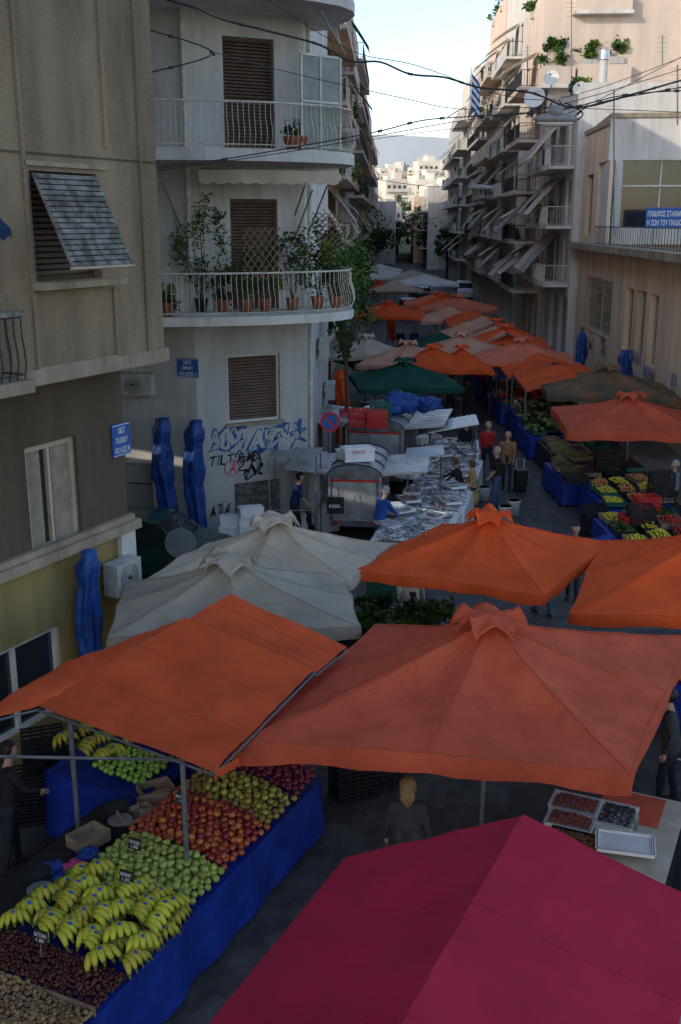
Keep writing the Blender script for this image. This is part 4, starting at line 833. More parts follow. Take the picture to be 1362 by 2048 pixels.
# ---------------- right row stalls
random.seed(31)
pc={'lemon':((.5,.42,.04),.038),'orange fruit':((.6,.2,.015),.042),'tomato':((.45,.03,.015),.038),'grape':((.2,.2,.05),.02),'dark grape':((.06,.015,.04),.02),'cabbage':((.12,.17,.06),.1),'cauliflower':((.33,.34,.22),.1),'red pepper':((.3,.02,.01),.04),'bean':((.06,.12,.02),.03),'potato':((.24,.16,.08),.04),'peach':((.45,.2,.07),.04),'olive':((.09,.08,.03),.022)}
pm={k:M(k.replace(' ','_')+'_produce',v[0],.5,.35,12,.2) for k,v in pc.items()}
def heap(p,l,w,kind,ang=0):
    p=V(p);mb=MB();r=pc[kind][1];m=pm[kind];R=Matrix.Rotation(ang,3,'Z');nx,ny=max(2,int(l/(r*1.8))),max(2,int(w/(r*1.8)));hh_=U(.05,.16)
    for i in range(nx):
        for j in range(ny):
            if random.random()<.06:continue
            x=(i+.5)/nx-.5;y=(j+.5)/ny-.5;z=hh_*math.cos(x*3)*math.cos(y*3);mb.ell(p+R@V((x*l+U(-.4,.4)*r,y*w+U(-.4,.4)*r,z+U(0,r)*.9)),r*U(.8,1.15),m,7,5)
    if kind in('cabbage','cauliflower','bean'):leafs(mb,p+Zv*.08,(l/2,w/2,.1),260,.08,[leaf,leafd],12)
    mb.done('produce_heap',None,True,loc=p,lab='heap of %s on market stall'%kind,cat='produce',kind='stuff')
yy=22.3;kinds=[['bean','lemon','red pepper','bean'],['lemon','peach','lemon','orange fruit'],['olive','dark grape','grape','olive'],['grape','dark grape','bean','olive'],['cauliflower','cabbage','cabbage','bean'],['cabbage','cauliflower','bean','cabbage'],['tomato','peach','tomato','red pepper'],['potato','tomato','peach','bean'],['tomato','orange fruit','red pepper','bean'],['potato','peach','lemon','tomato'],['bean','grape','orange fruit','tomato'],['lemon','bean','tomato','peach']]
for i in range(12):
    x0=6.5+U(-.18,.3)-.02*i;tz=U(.75,.95);tw=U(1.7,2.4);tl=U(2.2,2.8);table('produce table with blue oilcloth skirt',V((x0,yy,0)),V((U(-.05,.05),1,0)).normalized(),tl,EX,tw,tz,m=blue if i%4!=3 else random.choice([gren,blkp]),grp='produce tables along the street')
    for a in range(3):
        for b in range(4):
            if (yy>45 and b>1) or b*.56+.3>tw-.2 or a*.88+.5>tl-.1:continue
            k=random.choice(kinds[i]) if random.random()<.35 else kinds[i][(a//2+b)%4];lw=(U(.38,.48),U(.55,.76));q_=V((x0+.32+b*.56+U(-.05,.05),yy+.5+a*.88+U(-.07,.07),tz+.02+.07*b+U(0,.05)));an_=U(-.2,.2)
            if random.random()<.92:heap(q_+Zv*.06,lw[0],lw[1],k,an_)
            if yy<46:ftray(q_,(lw[0]+.06,lw[1]+.06,.12),an_,random.choice([blkp,blkp,wood,grnp,card]),'shallow produce crate on blue market table','produce_crate',grp='shallow crates on produce tables')
    yy+=tl+U(.2,.7)
table('vegetable table beside the umbrella pole',V((4.75,10.6,0)),D1,3.2,N1,1.6,.85,grp=None)
for a in range(3):
    for b in range(2):heap(V((4.75,10.6,.9))+D1*(.5+a*1.0)+N1*(.4+b*.7),.9,.6,('bean','lemon','tomato')[(a+b)%3],an)
table('fruit table with oranges under orange umbrella',V((5.0,15.2,0)),D1,2.6,N1,2.0,.85,grp=None)
for a in range(3):
    for b in range(2):heap(V((5.0,15.2,.9))+D1*(.4+a*.8)+N1*(.4+b*.8),.7,.7,('orange fruit','orange fruit','peach')[a],an)
hp=gz(800,1240,.75);table('herb table loaded with leafy greens',hp-D1*.8-N1*.9,D1,1.8,N1,1.7,.7,m=blkp,grp=None)
for i in range(7):
    p=hp+V((U(-.8,.8),U(-.6,.6),0));mb=MB();leafs(mb,p+Zv*.15,(.35,.3,.16),420,.075,[leaf,leafd,leaf],9);mb.done('leafy_greens',loc=p,lab='bundle of fresh dark leafy greens on table',cat='vegetable',group='bundles of greens')
# ---------------- fish stall
random.seed(12)
fpath=[(1.5,22.7),(2.15,25.6),(2.85,28.6),(3.45,31.6),(3.9,34.6)]
ice=M('crushed_ice',(.76,.79,.82),.35,.08,20,.5,60)
fm=M('fish_skin',(.24,.26,.28),.2,.5,30,0,metal=.35,rnd=.8,spec=.8,col2=(.55,.57,.6));fr_=M('red_fish_skin',(.5,.17,.12),.25,.3,30,0,rnd=.4);fd_=M('dark_fish_skin',(.06,.065,.075),.25,.3,30,0)
mb=MB()
def ffn(p):
    k=p.x/.13
    return V((p.x,p.y*(1-.25*k),p.z*(1-.2*k)))
mb.ell((0,0,0),(.13,.02,.034),fm,8,8,fn=ffn)
mb.face([(.12,0,0),(.17,0,.04),(.155,0,0),(.17,0,-.04)],fm);mb.face([(-.02,0,.03),(.03,0,.055),(.05,0,.028)],fm);mb.ell((-.1,-.012,.01),.006,bpaint,6,4);mb.ell((-.1,.012,.01),.006,bpaint,6,4)
fh=mb.done('fish',None,True,loc=(0,0,0),lab='silver fish laid on ice at fish stall',cat='fish',group='fish on the fishmonger tables')
first=1;st=MB();cnt=0
for i in range(4):
    a=V((*fpath[i],0));b=V((*fpath[i+1],0));dd=(b-a).normalized();ee=nrm(dd);L=(b-a).length-.1;W=1.75;sh_=ee*(U(-.2,.2));a=a+sh_
    table('white fishmonger table covered with ice and fish',a-ee*.85,dd,L,ee,W,.8,m=wpl,grp='fishmonger tables')
    mb=MB();rows=[[a-ee*.8+dd*(L*x/30)+ee*(1.62*y/18)+Zv*(.815+.05*abs(noise.noise(V((x*.5,y*.5,i))))+.05*math.sin(y/18*3.14)) for y in range(19)] for x in range(31)];mb.grid(rows,ice);mb.done('crushed_ice',None,True,loc=a,lab='layer of crushed ice on fish table',cat='ice',kind='stuff')
    trays=[]
    for k in range(7):
        s=.35+(k//2)*.8+U(-.18,.18);w=-.5+(k%2)*1.0+U(-.2,.2);ta=U(-.9,.9)+math.atan2(dd.y,dd.x);q=a+dd*s+ee*w+Zv*(.88+U(0,.08));trays.append((q,ta));ftray(q,(U(.5,.66),U(.36,.46),.07),ta,foam,'white styrofoam tray of fish on the ice','fish_tray',grp='styrofoam fish trays')
    for k in range(int(L*125)):
        if k%2:
            q,ta=random.choice(trays);R=Matrix.Rotation(ta,3,'Z');p=q+R@V((U(-.22,.22),U(-.14,.14),.05+U(0,.03)));az=ta+1.2+U(-.25,.25)
        else:
            s=U(.05,L-.05);w=U(-.75,.75);p=a+dd*s+ee*w+Zv*(.87+.03*math.sin((w+.5)*3)+U(0,.03));az=U(-.7,.7)+1.2+(int(s*2)%3)*.9
        r=(1.57+U(-.3,.3),0,az)
        if first:fh.location=p;fh.rotation_euler=r;first=0;cnt=1
        elif cnt<290:dup(fh,p,r,U(.7,1.4));cnt+=1
        else:
            R=Matrix.Rotation(r[2],3,'Z');st.ell(p,(.13*U(.6,1.4),.032,.018),random.choice([fm,fm,fm,fr_,fd_]),7,6,R=R)
st.done('fish_heap',None,True,loc=(2.5,28,.8),lab='mass of small fish spread over the tables',cat='fish',kind='stuff')
def fbox(p,ang=0,lid=True,lab='white styrofoam fish box',grp='styrofoam fish boxes'):
    p=V(p);t=thing('styrofoam_box',p,lab,'box',grp);mb=MB();R=Matrix.Rotation(ang,3,'Z');mb.box(p+Zv*.09,(.56,.36,.18),foam,ang);mb.done('box_body',t);mb=MB();mb.box(p+Zv*.2,(.59,.39,.035),foam,ang);mb.box(p+Zv*.226,(.5,.3,.014),foam,ang);mb.done('lid',t);return t
fx=fbox((0,0,0))
for u,v,k,a in ((462,1075,4,.1),(500,1085,5,.2),(528,1065,4,-.1),(620,1045,6,0),(640,1020,5,.1),(590,1062,2,.1),(1030,1028,0,0),(445,1085,2,.6),(655,1060,3,.3)):
    p=gz(u,v);p.y=min(p.y,24.6) if u<560 else p.y;p.x=(u-681)/F*p.y*1.04
    for i in range(k):dup(fx,p+Zv*(.235*i)+V((U(-.03,.03),U(-.03,.03),0)),(0,0,a+U(-.12,.12)))
for (x,y,z,a) in ((1.25,25.0,.9,.3),(1.9,28.6,.92,-.5),(2.1,30.8,.95,.2),(2.6,33.2,.95,.9),(.2,26.2,2.02,.3),(1.0,31.0,2.28,-.3)):dup(fx,(x,y,z),(0,0,a))
for k in list(fx.children):bpy.data.objects.remove(k)
bpy.data.objects.remove(fx)
pbx=gy(715,912,25.8);bx=fbox(pbx-V((0,0,.1)),.25,lab='white styrofoam box with pink lettering on trailer roof');bx.scale=(1.35,1.3,1.5)
text('NIREUS',V((pbx.x-.2,pbx.y-.25,0)),V((.97,.25,0)).normalized(),.1,pbx.z+.04,.25,.06,gpink,bx,'lettering',.03)
galv=M('galvanised_sheet',(.42,.44,.46),.4,.25,3,.15,metal=.6,dirt=.4);dgrey=M('trailer_grey',(.17,.18,.19),.5,.3,4,.1,metal=.3,dirt=.5)
def trailer(p,ang,L,W,h,lab):
    p=V(p);t=thing('market_trailer',p,lab,'trailer');R=Matrix.Rotation(ang,3,'Z');Q=lambda x,y,z:p+R@V((x,y,z))
    mb=MB();mb.ob(Q(-W/2,-L/2,.45),R@V((W,0,0)),R@V((0,L,0)),Zv*(h-.45),dgrey);
    for x in (-W/2-.01,W/2-.03):
        for y in (-L/2-.01,L/2-.03):mb.ob(Q(x,y,.44),R@V((.05,0,0)),R@V((0,.05,0)),Zv*(h-.42),galv)
    mb.ob(Q(-W/2+.12,-L/2-.015,.6),R@V((W-.24,0,0)),R@V((0,.012,0)),Zv*(h-.75),galv);mb.ob(Q(-W/2+.02,-L/2-.03,h-.14),R@V((W-.04,0,0)),R@V((0,.02,0)),Zv*.05,redp);mb.done('trailer_body',t)
    mb=MB();rows=[[Q(-W/2*math.cos(a)*1.03,y,h+.28*math.sin(a)) for a in [math.pi*i/10 for i in range(11)]] for y in (-L/2-.05,L/2+.05)];mb.grid(rows,galv);mb.face(rows[0],dgrey);mb.face(rows[1],dgrey)
    for y in (-L/2,-L/6,L/6,L/2):mb.tube([Q(-W/2*math.cos(a)*1.05,y,h+.3*math.sin(a)) for a in [math.pi*i/10 for i in range(11)]],.02,iron,5)
    mb.done('roof',t)
    for s in (-1,1):
        mb=MB();mb.tube([Q(s*W/2-.05,0,.32),Q(s*W/2+.1*s,0,.32)],.32,blkp,20);mb.done('wheel',t)
        mb=MB();a=Q(s*W/2,-L/2+.1,h-.02);mb.ob(a,R@V((s*1.15,0,.12)),R@V((0,L-.2,0)),Zv*.035,galv);
        for k in range(9):mb.ob(a+R@V((s*1.15*.02,(L-.2)*k/9,.037)),R@V((s*1.1,0,.115)),R@V((0,.04,0)),Zv*.02,alu)
        mb.done('side_flap',t)
        mb=MB();mb.ell(Q(s*W*.36,-L/2-.02,.55),(.07,.02,.05),redp,8,6);mb.done('tail_light',t)
    mb=MB();mb.tube([Q(0,L/2,.45),Q(0,L/2+1,.42)],.04,iron,8);mb.done('drawbar',t)
trailer((.5,26.6,0),-.12,2.6,1.3,1.75,'grey metal fishmonger trailer with open side flaps');trailer((1.3,31.8,0),-.2,3.2,1.7,2.0,'silver market trailer with raised side flaps')
for (u,v,Y,r,l) in ((800,842,31.5,.55,'crumpled blue tarpaulin on trailer roof'),(855,845,31.8,.38,'bright blue plastic bundle on trailer roof'),(770,855,31,.4,'crumpled blue tarpaulin on trailer roof')):
    p=gy(u,v,Y);p.z=2.28;blob(p,r,blued,'tarpaulin_bundle',l,'tarpaulin',u)
for (u,v,Y,w,l,tl,m) in ((590,908,25.6,1.3,.9,.15,galv),(850,905,27.5,1.0,1.3,.2,galv),(905,848,31.5,1.5,1.6,.35,wpl),(712,840,30.5,.9,1.2,-.3,galv)):
    p=gy(u,v,Y);mb=MB();x=V((w,0,w*tl*.5));y=V((.1,l,0))
    mb.ob(p-x/2-y/2,x,y,V((0,0,.03)),m)
    for k in range(10):mb.ob(p-x/2-y/2+x*(k/10)+Zv*.032,x*.03,y,Zv*.015,m)
    mb.done('metal_panel',loc=p,lab='corrugated metal roof panel resting on posts',cat='panel')
    mb=MB();
    for sx,sy in ((-.45,-.45),(.45,-.45),(.45,.45),(-.45,.45)):q=p+x*sx+y*sy;mb.tube([V((q.x,q.y,0)),q],.018,pole_m,5)
    for s1 in (-.45,.45):q=p+x*s1-y*.45;q2=p+x*s1+y*.45;mb.tube([V((q.x,q.y,.9)),V((q2.x,q2.y,.9))],.015,pole_m,5)
    q=p-x*.45-y*.45;q2=p+x*.45-y*.45;mb.tube([V((q.x,q.y,.9)),V((q2.x,q2.y,.9))],.015,pole_m,5)
    mb.done('support_frame',loc=V((p.x,p.y,0)),lab='thin steel frame carrying a roof panel',cat='frame')
for u,v in ((1027,1028),(968,1000),(1010,1040)):
    p=gz(u,v);mb=MB();mb.tube([p,p+Zv*.38,p+Zv*.4,p+Zv*.4,p+Zv*.36],[.15,.19,.205,.18,.17],wpl,18);mb.done('bucket',None,True,loc=p,lab='white plastic bucket standing on road',cat='bucket')
p=gz(1040,985);mb=MB();mb.box(p+Zv*.45,(.34,.28,.5),blkp,.2);mb.tube([p+V((-.12,.15,.2)),p+V((-.12,.2,.98)),p+V((.12,.2,.98)),p+V((.12,.15,.2))],.012,alu,6);mb.tube([p+V((-.2,.1,.09)),p+V((.2,.1,.09))],.09,blkp,12);mb.done('shopping_trolley',loc=p,lab='dark wheeled shopping trolley beside shopper',cat='trolley')
p=V(((682-681)/F*26-.15,24.9,.55));mb=MB();mb.ob(p+V((-.2,0,.35)),V((.42,0,0)),V((0,.1,0)),Zv*.4,blkp);mb.tube([p+V((-.1,0,.74)),p+V((-.08,0,1.0)),p+V((.08,0,1.0)),p+V((.1,0,.74))],.012,blkp,6);tb_=mb.done('tote_bag',loc=p,lab='black tote bag with white lettering hanging at trailer',cat='bag')
text('REBEL',V((p.x-.2,p.y,0)),EX,.06,p.z+.5,.3,.08,wpaint,tb_,'lettering',.008)
# ---------------- cars
def car(p,ang,m,lab,L=3.9,Wd=1.66,Ht=1.45):
    p=V(p);t=thing('parked_car',p,lab,'car');R=Matrix.Rotation(ang,3,'Z');Q=lambda x,y,z:p+R@V((x,y,z))
    st_=[(-.5,.45,.62,.62,.8),(-.485,.3,.78,.8,.92),(-.42,.22,.86,.95,.96),(-.33,.2,.88,1.32,1),(-.22,.2,.9,1.42,1),(0,.2,.9,1.45,1),(.1,.2,.9,1.4,1),(.24,.2,.88,.98,1),(.4,.22,.8,.84,.97),(.48,.3,.66,.7,.9),(.5,.45,.55,.56,.8)]
    rows=[]
    for (f,zb,zs,ztp,wf) in st_:
        w=Wd/2*wf;wt=w*(.78 if ztp>1 else .9);y=f*L;k=Ht/1.45
        rows.append([Q(-w*.92,y,zb),Q(-w,y,(zb+zs)/2),Q(-w*.98,y,zs),Q(-wt,y,ztp*k-.03),Q(-wt*.8,y,ztp*k),Q(0,y,ztp*k+.02),Q(wt*.8,y,ztp*k),Q(wt,y,ztp*k-.03),Q(w*.98,y,zs),Q(w,y,(zb+zs)/2),Q(w*.92,y,zb)])
    mb=MB();n_=len(rows[0]);gl=MB()
    for i in range(len(rows)-1):
        for j in range(n_-1):
            f=[rows[i][j],rows[i][j+1],rows[i+1][j+1],rows[i+1][j]];side=j in(2,7) and 2<=i<=6;ws=(i in(2,6)) and 3<=j<=6
            (gl if side or ws else mb).face(f,glass if side or ws else m)
    mb.face(list(reversed(rows[0])),m);mb.face(rows[-1],m);o=mb.done('body',t);gl.done('window',t)
    for y in (-.31,.31):
        for s in (-1,1):
            mb=MB();mb.tube([Q(s*(Wd/2-.18),y*L,.3),Q(s*(Wd/2+.01),y*L,.3)],.3,blkp,20);w=mb.done('wheel',t);mb=MB();mb.tube([Q(s*(Wd/2),y*L,.3),Q(s*(Wd/2+.02),y*L,.3)],.19,alu,14);mb.done('rim',w)
    for s in (-1,1):
        mb=MB();mb.ell(Q(s*Wd*.36,-.49*L,.68),(.1,.06,.09),redp,10,6);mb.done('tail_light',t);mb=MB();mb.ell(Q(s*Wd*.35,.485*L,.62),(.13,.07,.07),wpl,10,6);mb.done('headlight',t)
dgc=M('dark_green_car_paint',(.012,.05,.042),.2,.1,3,0,spec=.9);wc=M('white_car_paint',(.6,.62,.65),.3,.05,3,0,spec=.6)
car((-4.3,23.0,0),-1.75,dgc,'dark green hatchback parked at the side street')
q=gz(815,628);car(q,0,wc,'pale small car parked far down street');q=gz(925,600);car(q,0,wc,'white van parked down the street',4.6,1.8,2.0);q=gz(840,600);car(q,.2,dgc,'dark car parked far down street')
sgrey=M('sign_back_grey',(.22,.24,.26),.6,.15,6,.1,dirt=.5,dcol=(.1,.08,.06))
def roundsign(p,r,h,face,lab,dirn=V((0,-1,0)),back=False):
    p=V(p);t=thing('traffic_sign',p,lab,'traffic sign');mb=MB();mb.tube([p,p+Zv*(h+r)],.03,pole_m,8);mb.done('post',t);c=p+Zv*h+dirn*.05
    mb=MB();mb.tube([c,c+dirn*.015],r,sgrey if back else sred,28);o=mb.done('disc',t)
    if not back:
        mb=MB();mb.tube([c+dirn*.016,c+dirn*.018],r*.78,sblue,28);sd=dirn.cross(Zv);a=(sd+Zv).normalized();b=(sd-Zv).normalized()
        mb.ob(c+dirn*.019-a*r*.8-b*r*.09,a*r*1.6,b*r*.18,dirn*.003,sred);mb.done('symbol',t)
q=gy(362,1085,18.6);roundsign((q.x,q.y,0),.29,q.z,0,'round traffic sign seen from its bare metal back',back=True)
q=gy(355,1145,18.3);roundsign((q.x,q.y,0),.25,q.z,0,'round red and blue no parking sign')
q=gy(660,843,27.8);roundsign((q.x,q.y,0),.27,q.z,0,'round no stopping sign covered with stickers')
# ---------------- street lamp and cables
lp=gy(1110,250,20);t=thing('street_lamp',lp,'grey hanging street lamp suspended from cables','street lamp')
lgrey=M('lamp_grey',(.25,.27,.28),.5,.2,6,.1,dirt=.4)
mb=MB();mb.ell(lp+Zv*.1,(.40,.17,.1),lgrey,20,10);mb.tube([lp+Zv*.14,lp+Zv*.32],[.16,.12],lgrey,14);mb.done('housing',t,True)
mb=MB();mb.ell(lp+Zv*.04,(.34,.13,.08),wpl,18,8);mb.done('glass_cover',t,True);mb=MB();mb.tube([lp+Zv*.3+V((-.12,0,0)),lp+Zv*.42+V((-.05,0,0)),lp+Zv*.42+V((.05,0,0)),lp+Zv*.3+V((.12,0,0))],.012,iron,5);mb.done('hanger',t)
def cable(pts,r,lab='black overhead cable strung across street',ins=0):
    P_=[gy(*p) for p in pts];out=[]
    for i in range(len(P_)-1):
        for k in range(6):
            f=k/6;a=P_[max(i-1,0)];b=P_[i];c=P_[i+1];e=P_[min(i+2,len(P_)-1)]
            out.append(.5*((2*b)+(c-a)*f+(2*a-5*b+4*c-e)*f*f+(3*b-a-3*c+e)*f**3))
    out.append(P_[-1]);mb=MB();mb.tube(out,r,bpaint,6)
    for k in range(ins):
        i=int((k+.5)*len(out)/ins);q=out[i];dd=(out[min(i+1,len(out)-1)]-q).normalized();mb.tube([q-dd*.05,q-dd*.03,q,q+dd*.03,q+dd*.05],[.012,.028,.018,.028,.012],iron,8)
    mb.done('overhead_cable',None,True,loc=P_[0],lab=lab,cat='cable',group='overhead cables')
cable([(280,-15,17),(390,15,17),(450,40,18),(560,68,18.5),(640,90,19),(700,122,19),(760,124,19.5),(820,148,19.5),(890,155,20),(960,175,20),(1060,185,20),(1130,212,20),(1180,212,20),(1260,190,20),(1400,150,21)],.018,ins=9)
cable([(300,145,17),(425,106,17.5),(300,60,17)],.011,ins=3)
cable([(425,104,17.5),(600,150,20),(800,195,20),(920,218,20),(1090,215,20),(1380,225,20)],.007)
cable([(300,336,17),(450,318,18),(640,285,18),(760,262,19),(850,240,19.5),(960,232,20),(1110,222,20),(1250,190,20),(1390,180,20)],.01,ins=12)
cable([(310,342,17),(600,300,18),(900,245,19.5),(1100,215,20),(1390,130,21)],.007)
cable([(520,-10,18),(700,100,19),(830,130,19),(1090,200,20),(1390,105,21)],.006)
cable([(700,285,30),(900,258,30),(1100,240,28),(1390,100,28)],.008)
cable([(1110,225,20),(1150,240,20),(1165,225,20),(1130,205,20)],.014)
cable([(1390,170,20),(1200,205,20),(1150,232,20)],.01,ins=3)
q=gy(960,375,34);mb=MB();mb.ell(q,(.4,.15,.09),lgrey,16,8);mb.done('street_lamp',None,True,loc=q,lab='small grey lamp hung over the street',cat='street lamp')
cable([(700,350,34),(850,372,34),(960,370,34),(1120,345,34)],.01)
# ---------------- PEOPLE
skin_m=M('skin',(.42,.24,.16),.55,.08,8,0);hairs={'brown':M('brown_hair',(.09,.04,.02),.6,.3,30,.3,80),'grey':M('grey_hair',(.3,.3,.3),.6,.2,30,.3,80),'black':M('black_hair',(.015,.012,.01),.5,.3,30,.3,80),'blond':M('blond_hair',(.24,.15,.07),.6,.3,30,.3,80)}
def cl(n_,c,**k):return M(n_,c,.9,.15,8,.3,20,**k)
cm={'black':cl('black_shirt_cloth',(.015,.015,.018)),'blue':cl('blue_overall_cloth',(.02,.08,.34)),'jeans':cl('jeans_cloth',(.05,.09,.17)),'dark':cl('dark_trousers_cloth',(.02,.022,.03)),'brown':cl('brown_jacket_cloth',(.24,.12,.05)),'red':cl('red_vest_cloth',(.35,.02,.02)),'navy':cl('navy_shirt_cloth',(.01,.03,.12)),'grey':cl('grey_shirt_cloth',(.4,.4,.38)),'floral':M('floral_cloth',(.03,.02,.02),.9,.1,22,0,col2=(.6,.4,.15)),'plaid':M('plaid_cloth',(.08,.12,.25),.9,.3,30,0,col2=(.35,.4,.5)),'shoe':cl('shoe_leather',(.03,.025,.02)),'char':cl('charcoal_coat_cloth',(.035,.037,.042)),'blouse':cl('light_blouse_cloth',(.5,.4,.38))}
def person(base,head,label,top,bot,hair='black',h=1.75,lean=0,aL=None,aR=None,short=False,bald=False,long=False,fem=False,step=.1,skirt=False):
    base=V(base);t=thing('person',base,label,'person');s=h/1.75;RZ=Matrix.Rotation(head,3,'Z');RX=Matrix.Rotation(-lean,3,'X')
    pel=V((0,0,.95))
    def T0(p):return base+RZ@(V(p)*s)
    def T1(p):return base+RZ@((pel+RX@(V(p)-pel))*s)
    sw=.17 if fem else .195;tm,bm_=cm[top],cm[bot];B_=[]
    def bone(a,b,ra,rb,m):B_.append((a,b,ra*s,rb*s,m))
    for sg,st2 in ((-1,step),(1,-step)):
        hip=T0((.09*sg,0,.92));kn=T0((.1*sg,st2*.6+.03,.5));an_=T0((.1*sg,st2,.09));toe=T0((.11*sg,st2+.15,.045))
        bone(hip,kn,.095,.062,bm_);bone(kn,an_,.06,.048,bm_);bone(an_-Zv*.03,toe,.048,.036,cm['shoe']);bone(an_-Zv*.03,an_-Zv*.04-RZ@V((0,.05,0)),.042,.04,cm['shoe'])
        sh=T1((sw*sg,0,1.41));tg=(aL if sg<0 else aR)
        if tg is None:el=T1((.25*sg,-.03,1.14));wr=T1((.26*sg,.07,.9))
        else:
            wr=T0(tg);mid=sh.lerp(wr,.5);dist=(wr-sh).length;k=max(0,(.27*s)**2-(dist/2)**2)**.5
            if dist>.54*s:wr=sh+(wr-sh)*(.54*s/dist);mid=sh.lerp(wr,.5);k=.02
            el=mid+(Zv*-.8+RZ@V((sg*.6,-.2,0))).normalized()*k
        bone(sh,el,.056,.043,tm);bone(el,wr,.042 ,.029,skin_m if short else tm)
        fd=(wr-el).normalized();pm_=wr+fd*.055*s;bone(wr,pm_,.03,.034,skin_m)
        B_.append(('hand',wr,fd,sg))
    bone(T0((0,0,.93)),T1((0,0,1.08)),.135,.125,bm_);bone(T0((-.05,0,.92)),T0((.05,0,.92)),.12,.12,bm_)
    for x in (-.06,0,.06):bone(T1((x,0,1.0)),T1((x*1.5,.01,1.33)),.11 if abs(x)>0 else .125,.1 if abs(x)>0 else .115,tm)
    bone(T1((-sw+.03,0,1.4)),T1((sw-.03,0,1.4)),.062,.062,tm);bone(T1((0,-.005,1.4)),T1((0,.02,1.55)),.06,.052,skin_m)
    if top in('brown','char'):bone(T1((-.07,0,.88)),T1((-.07,0,1.05)),.12,.12,tm);bone(T1((.07,0,.88)),T1((.07,0,1.05)),.12,.12,tm)
    if skirt:bone(T0((0,0,.55)),T1((0,0,1.0)),.19,.14,tm)
    bone(T1((0,.015,1.665)),T1((0,.035,1.645)),.098,.092,skin_m);bone(T1((0,.045,1.64)),T1((0,.055,1.575)),.078,.052,skin_m);bone(T1((0,.115,1.645)),T1((0,.135,1.62)),.012,.016,skin_m)
    for sg in(-1,1):bone(T1((.092*sg,.01,1.655)),T1((.092*sg,.01,1.62)),.018,.014,skin_m)
    mb=MB();real=[b for b in B_ if b[0]!='hand']
    for a,b,ra,rb,m in real:
        ax=(b-a)
        if ax.length<1e-4:ax=Zv*.001
        dn_=ax.normalized();pts=[];rr=[]
        for k in (-1,-.86,-.5,0):pts.append(a+dn_*ra*k);rr.append(max(.002,ra*math.sqrt(max(0,1-k*k))))
        for k in (0,.5,.86,1):pts.append(b+dn_*rb*k+dn_*.0001);rr.append(max(.002,rb*math.sqrt(max(0,1-k*k))))
        mb.tube(pts,rr,m,12)
    me=bpy.data.meshes.new('tmp');me.from_pydata(mb.v,[],mb.f);ob=bpy.data.objects.new('tmp',me);link(ob)
    md=ob.modifiers.new('r','REMESH');md.mode='VOXEL';md.voxel_size=.017*s;m2=ob.modifiers.new('s','SMOOTH');m2.iterations=3;m2.factor=.5
    dg=bpy.context.evaluated_depsgraph_get();ev=bpy.data.meshes.new_from_object(ob.evaluated_get(dg));bpy.data.objects.remove(ob)
    out=MB();co=np.empty(len(ev.vertices)*3);ev.vertices.foreach_get('co',co);co=co.reshape(-1,3);fs=[tuple(p.vertices) for p in ev.polygons]
    ce=np.array([co[list(f)].mean(0) for f in fs]);best=np.full(len(fs),1e9);idx=np.zeros(len(fs),int)
    for k,(a,b,ra,rb,m) in enumerate(real):
        a_=np.array(a);ab=np.array(b)-a_;L2=max(1e-8,ab@ab);tt=np.clip(((ce-a_)@ab)/L2,0,1);dist=np.linalg.norm(ce-(a_+tt[:,None]*ab),axis=1)-(ra+(rb-ra)*tt);u_=dist<best;best[u_]=dist[u_];idx[u_]=k
    out.v=[tuple(V(x)+V((noise.noise(V(x)*9),noise.noise(V(x)*9+V((5,5,5))),0))*.012) for x in co];out.f=fs;mi=[out.mi(b[4]) for b in real];out.m=[mi[k] for k in idx]
    for b in B_:
        if b[0]!='hand':continue
        _,wr,fd,sg=b;sd=fd.cross(RZ@V((sg,0,0)));sd=sd.normalized() if sd.length>.1 else RZ@V((0,1,0));nn_=fd.cross(sd)
        for k,(l_,o_) in enumerate(((.07,.026),(.08,.009),(.075,-.009),(.058,-.025))):
            p=wr+fd*.07*s+sd*o_*s;out.tube([p-fd*.02*s,p+fd*l_*.5*s,p+(fd*l_*.9-nn_*sg*.025)*s],[.0085*s,.008*s,.006*s],skin_m,6)
        p=wr+fd*.03*s+sd*.028*s;out.tube([p,p+(fd*.03+sd*.025)*s,p+(fd*.06+sd*.03)*s],[.011*s,.01*s,.007*s],skin_m,6)
    for sg in(-1,1):out.ell(T1((.034*sg,.122,1.655)),.009*s,bpaint,6,4)
    out.tube([T1((-.022,.117,1.59)),T1((0,.124,1.588)),T1((.022,.117,1.59))],.004,gpink,5);out.done('body',t,True)
    hm_=hairs[hair];mb=MB();R=RZ@RX
    def hfn(p):
        q=p.copy()
        if p.y>.03*s and p.z<.045*s:q.y=.03*s;q.x*=.97
        return q*(1+.05*noise.noise(p*40+base))
    if bald:mb.ell(T1((0,-.015,1.64)),(.104*s,.098*s,.06*s),hm_,18,12,R=R,fn=hfn)
    else:mb.ell(T1((0,.003,1.668)),(.107*s,.112*s,.11*s if not fem else .12*s),hm_,22,16,R=R,fn=hfn)
    if long:mb.ell(T1((0,-.055,1.57)),(.095*s,.055*s,.14*s),hm_,16,10,R=R)
    mb.done('hair',t,True);return t
rd=math.radians
person(V((.92,24.2,0)),rd(-60),'man in blue work sweatshirt and overalls bending over fish','blue','blue','grey',1.76,.25,aL=(.0,.5,.98),aR=(.15,.5,.95))
person(gz(590,1078),rd(-100),'man in navy t-shirt standing behind fish boxes','navy','dark','black',1.75,.2,aR=(.15,.4,.95),short=True)
person(gz(919,1030),rd(75),'woman with brown hair in black top reaching over table','black','dark','brown',1.62,.25,aL=(-.05,.6,1.1),aR=(.1,.45,1.0),fem=True)
person(gz(945,1036),rd(65),'woman in floral dress with brown hair at fish stall','floral','dark','brown',1.6,.1,aR=(.05,.35,1.0),short=True,fem=True,skirt=True)
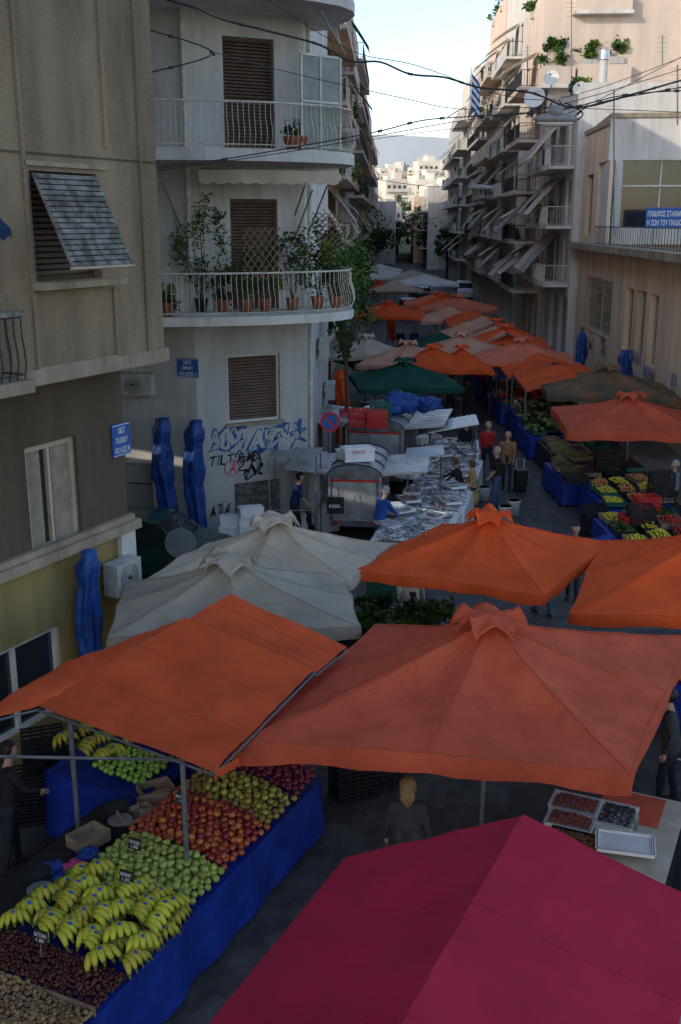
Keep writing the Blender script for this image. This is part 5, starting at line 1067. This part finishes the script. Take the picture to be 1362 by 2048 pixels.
person(gz(990,1018),rd(105),'grey haired man in black t-shirt and jeans','black','jeans','grey',1.78,0,short=True,aL=(-.12,.25,.95))
person(gz(1012,980),rd(165),'balding man in brown jacket and dark trousers','brown','dark','brown',1.8,0,bald=True,aL=(-.2,.28,.95))
person(gz(973,955),rd(190),'man in dark jacket with red vest walking','red','dark','grey',1.78,0,step=.18)
person(gz(930,945),rd(10),'person in dark clothes at the fish table','black','dark','brown',1.7,0)
person(gz(934,838),rd(10),'person in dark clothes walking away','dark','dark','black',1.75,0,step=.2)
person(gz(984,828),rd(200),'person in black beside produce stall','black','jeans','black',1.75,0)
person(gz(900,832),rd(30),'person in dark jacket between stalls','char','dark','black',1.7,0)
person(gz(800,715),rd(180),'person in black t-shirt far down the market','black','dark','black',1.75,0)
person(gz(828,712),rd(160),'person in dark top far down the market','navy','dark','black',1.7,0)
q=gz(1352,925,1.7);person((q.x,q.y,0),rd(95),'man in blue plaid shirt behind the produce stall','plaid','dark','grey',1.75,0,aL=(-.1,.3,1.0))
q=gz(816,1560,1.66);person((q.x,q.y,0),rd(-8),'blond woman in charcoal coat seen from behind','char','dark','blond',1.66,0,long=True,fem=True)
q=gz(1352,1385,1.7);person((q.x,q.y,0),rd(70),'stall keeper in dark jacket behind vegetable table','char','dark','black',1.74,.1,aR=(.1,.4,1.05))
q=gz(825,1165,1.3);person((q.x,q.y,0),rd(20),'person in light grey shirt stooping at herb table','grey','dark','grey',1.7,.5)
person(gz(1085,1230),rd(10),'person in jeans standing under orange umbrella','black','jeans','black',1.75,0,step=.15)
q=gz(1152,1052,1.66);person((q.x,q.y,0),rd(160),'dark haired person behind black crates','black','dark','black',1.7,0)
q=gz(2,1500,1.66);person((q.x,q.y,0),rd(-60),'vendor in dark clothes behind fruit stall','black','dark','black',1.74,.1,aR=(.1,.4,1.05))
# ---------------- CAMERA, LIGHT
cam=bpy.data.cameras.new('camera');co_=bpy.data.objects.new('camera',cam);link(co_);co_.location=C;co_.rotation_euler=(math.pi/2-P,0,0)
cam.sensor_fit='VERTICAL';cam.sensor_height=36;cam.lens=F/2048*36;cam.clip_end=9000;cam.clip_start=.1
sc_=bpy.context.scene;sc_.camera=co_
w=bpy.data.worlds.new('World');sc_.world=w;w.use_nodes=True;nt=w.node_tree;sk=nt.nodes.new('ShaderNodeTexSky');sk.sky_type='NISHITA';sk.sun_disc=False
el=math.radians(23);sd=V((-.83,-.56,0)).normalized()
sk.sun_elevation=el;sk.sun_rotation=math.atan2(sd.x,sd.y);sk.dust_density=1.0;sk.air_density=1.0;sk.ozone_density=2.0
mxw=nt.nodes.new('ShaderNodeMix');mxw.data_type='RGBA';mxw.blend_type='MULTIPLY';mxw.inputs[0].default_value=1;mxw.inputs[7].default_value=(1.1,1.0,.93,1)
nt.links.new(sk.outputs[0],mxw.inputs[6]);nt.links.new(mxw.outputs[2],nt.nodes['Background'].inputs[0]);nt.nodes['Background'].inputs[1].default_value=.31
sl=bpy.data.lights.new('sun','SUN');sl.energy=2.6;sl.angle=.009;sl.color=(1,.88,.7);so=bpy.data.objects.new('sun',sl);link(so)
dirv=V((-sd.x*math.cos(el),-sd.y*math.cos(el),-math.sin(el)));so.rotation_euler=dirv.to_track_quat('-Z','Y').to_euler()
sc_.view_settings.view_transform='Standard';sc_.view_settings.look='None';sc_.view_settings.exposure=0
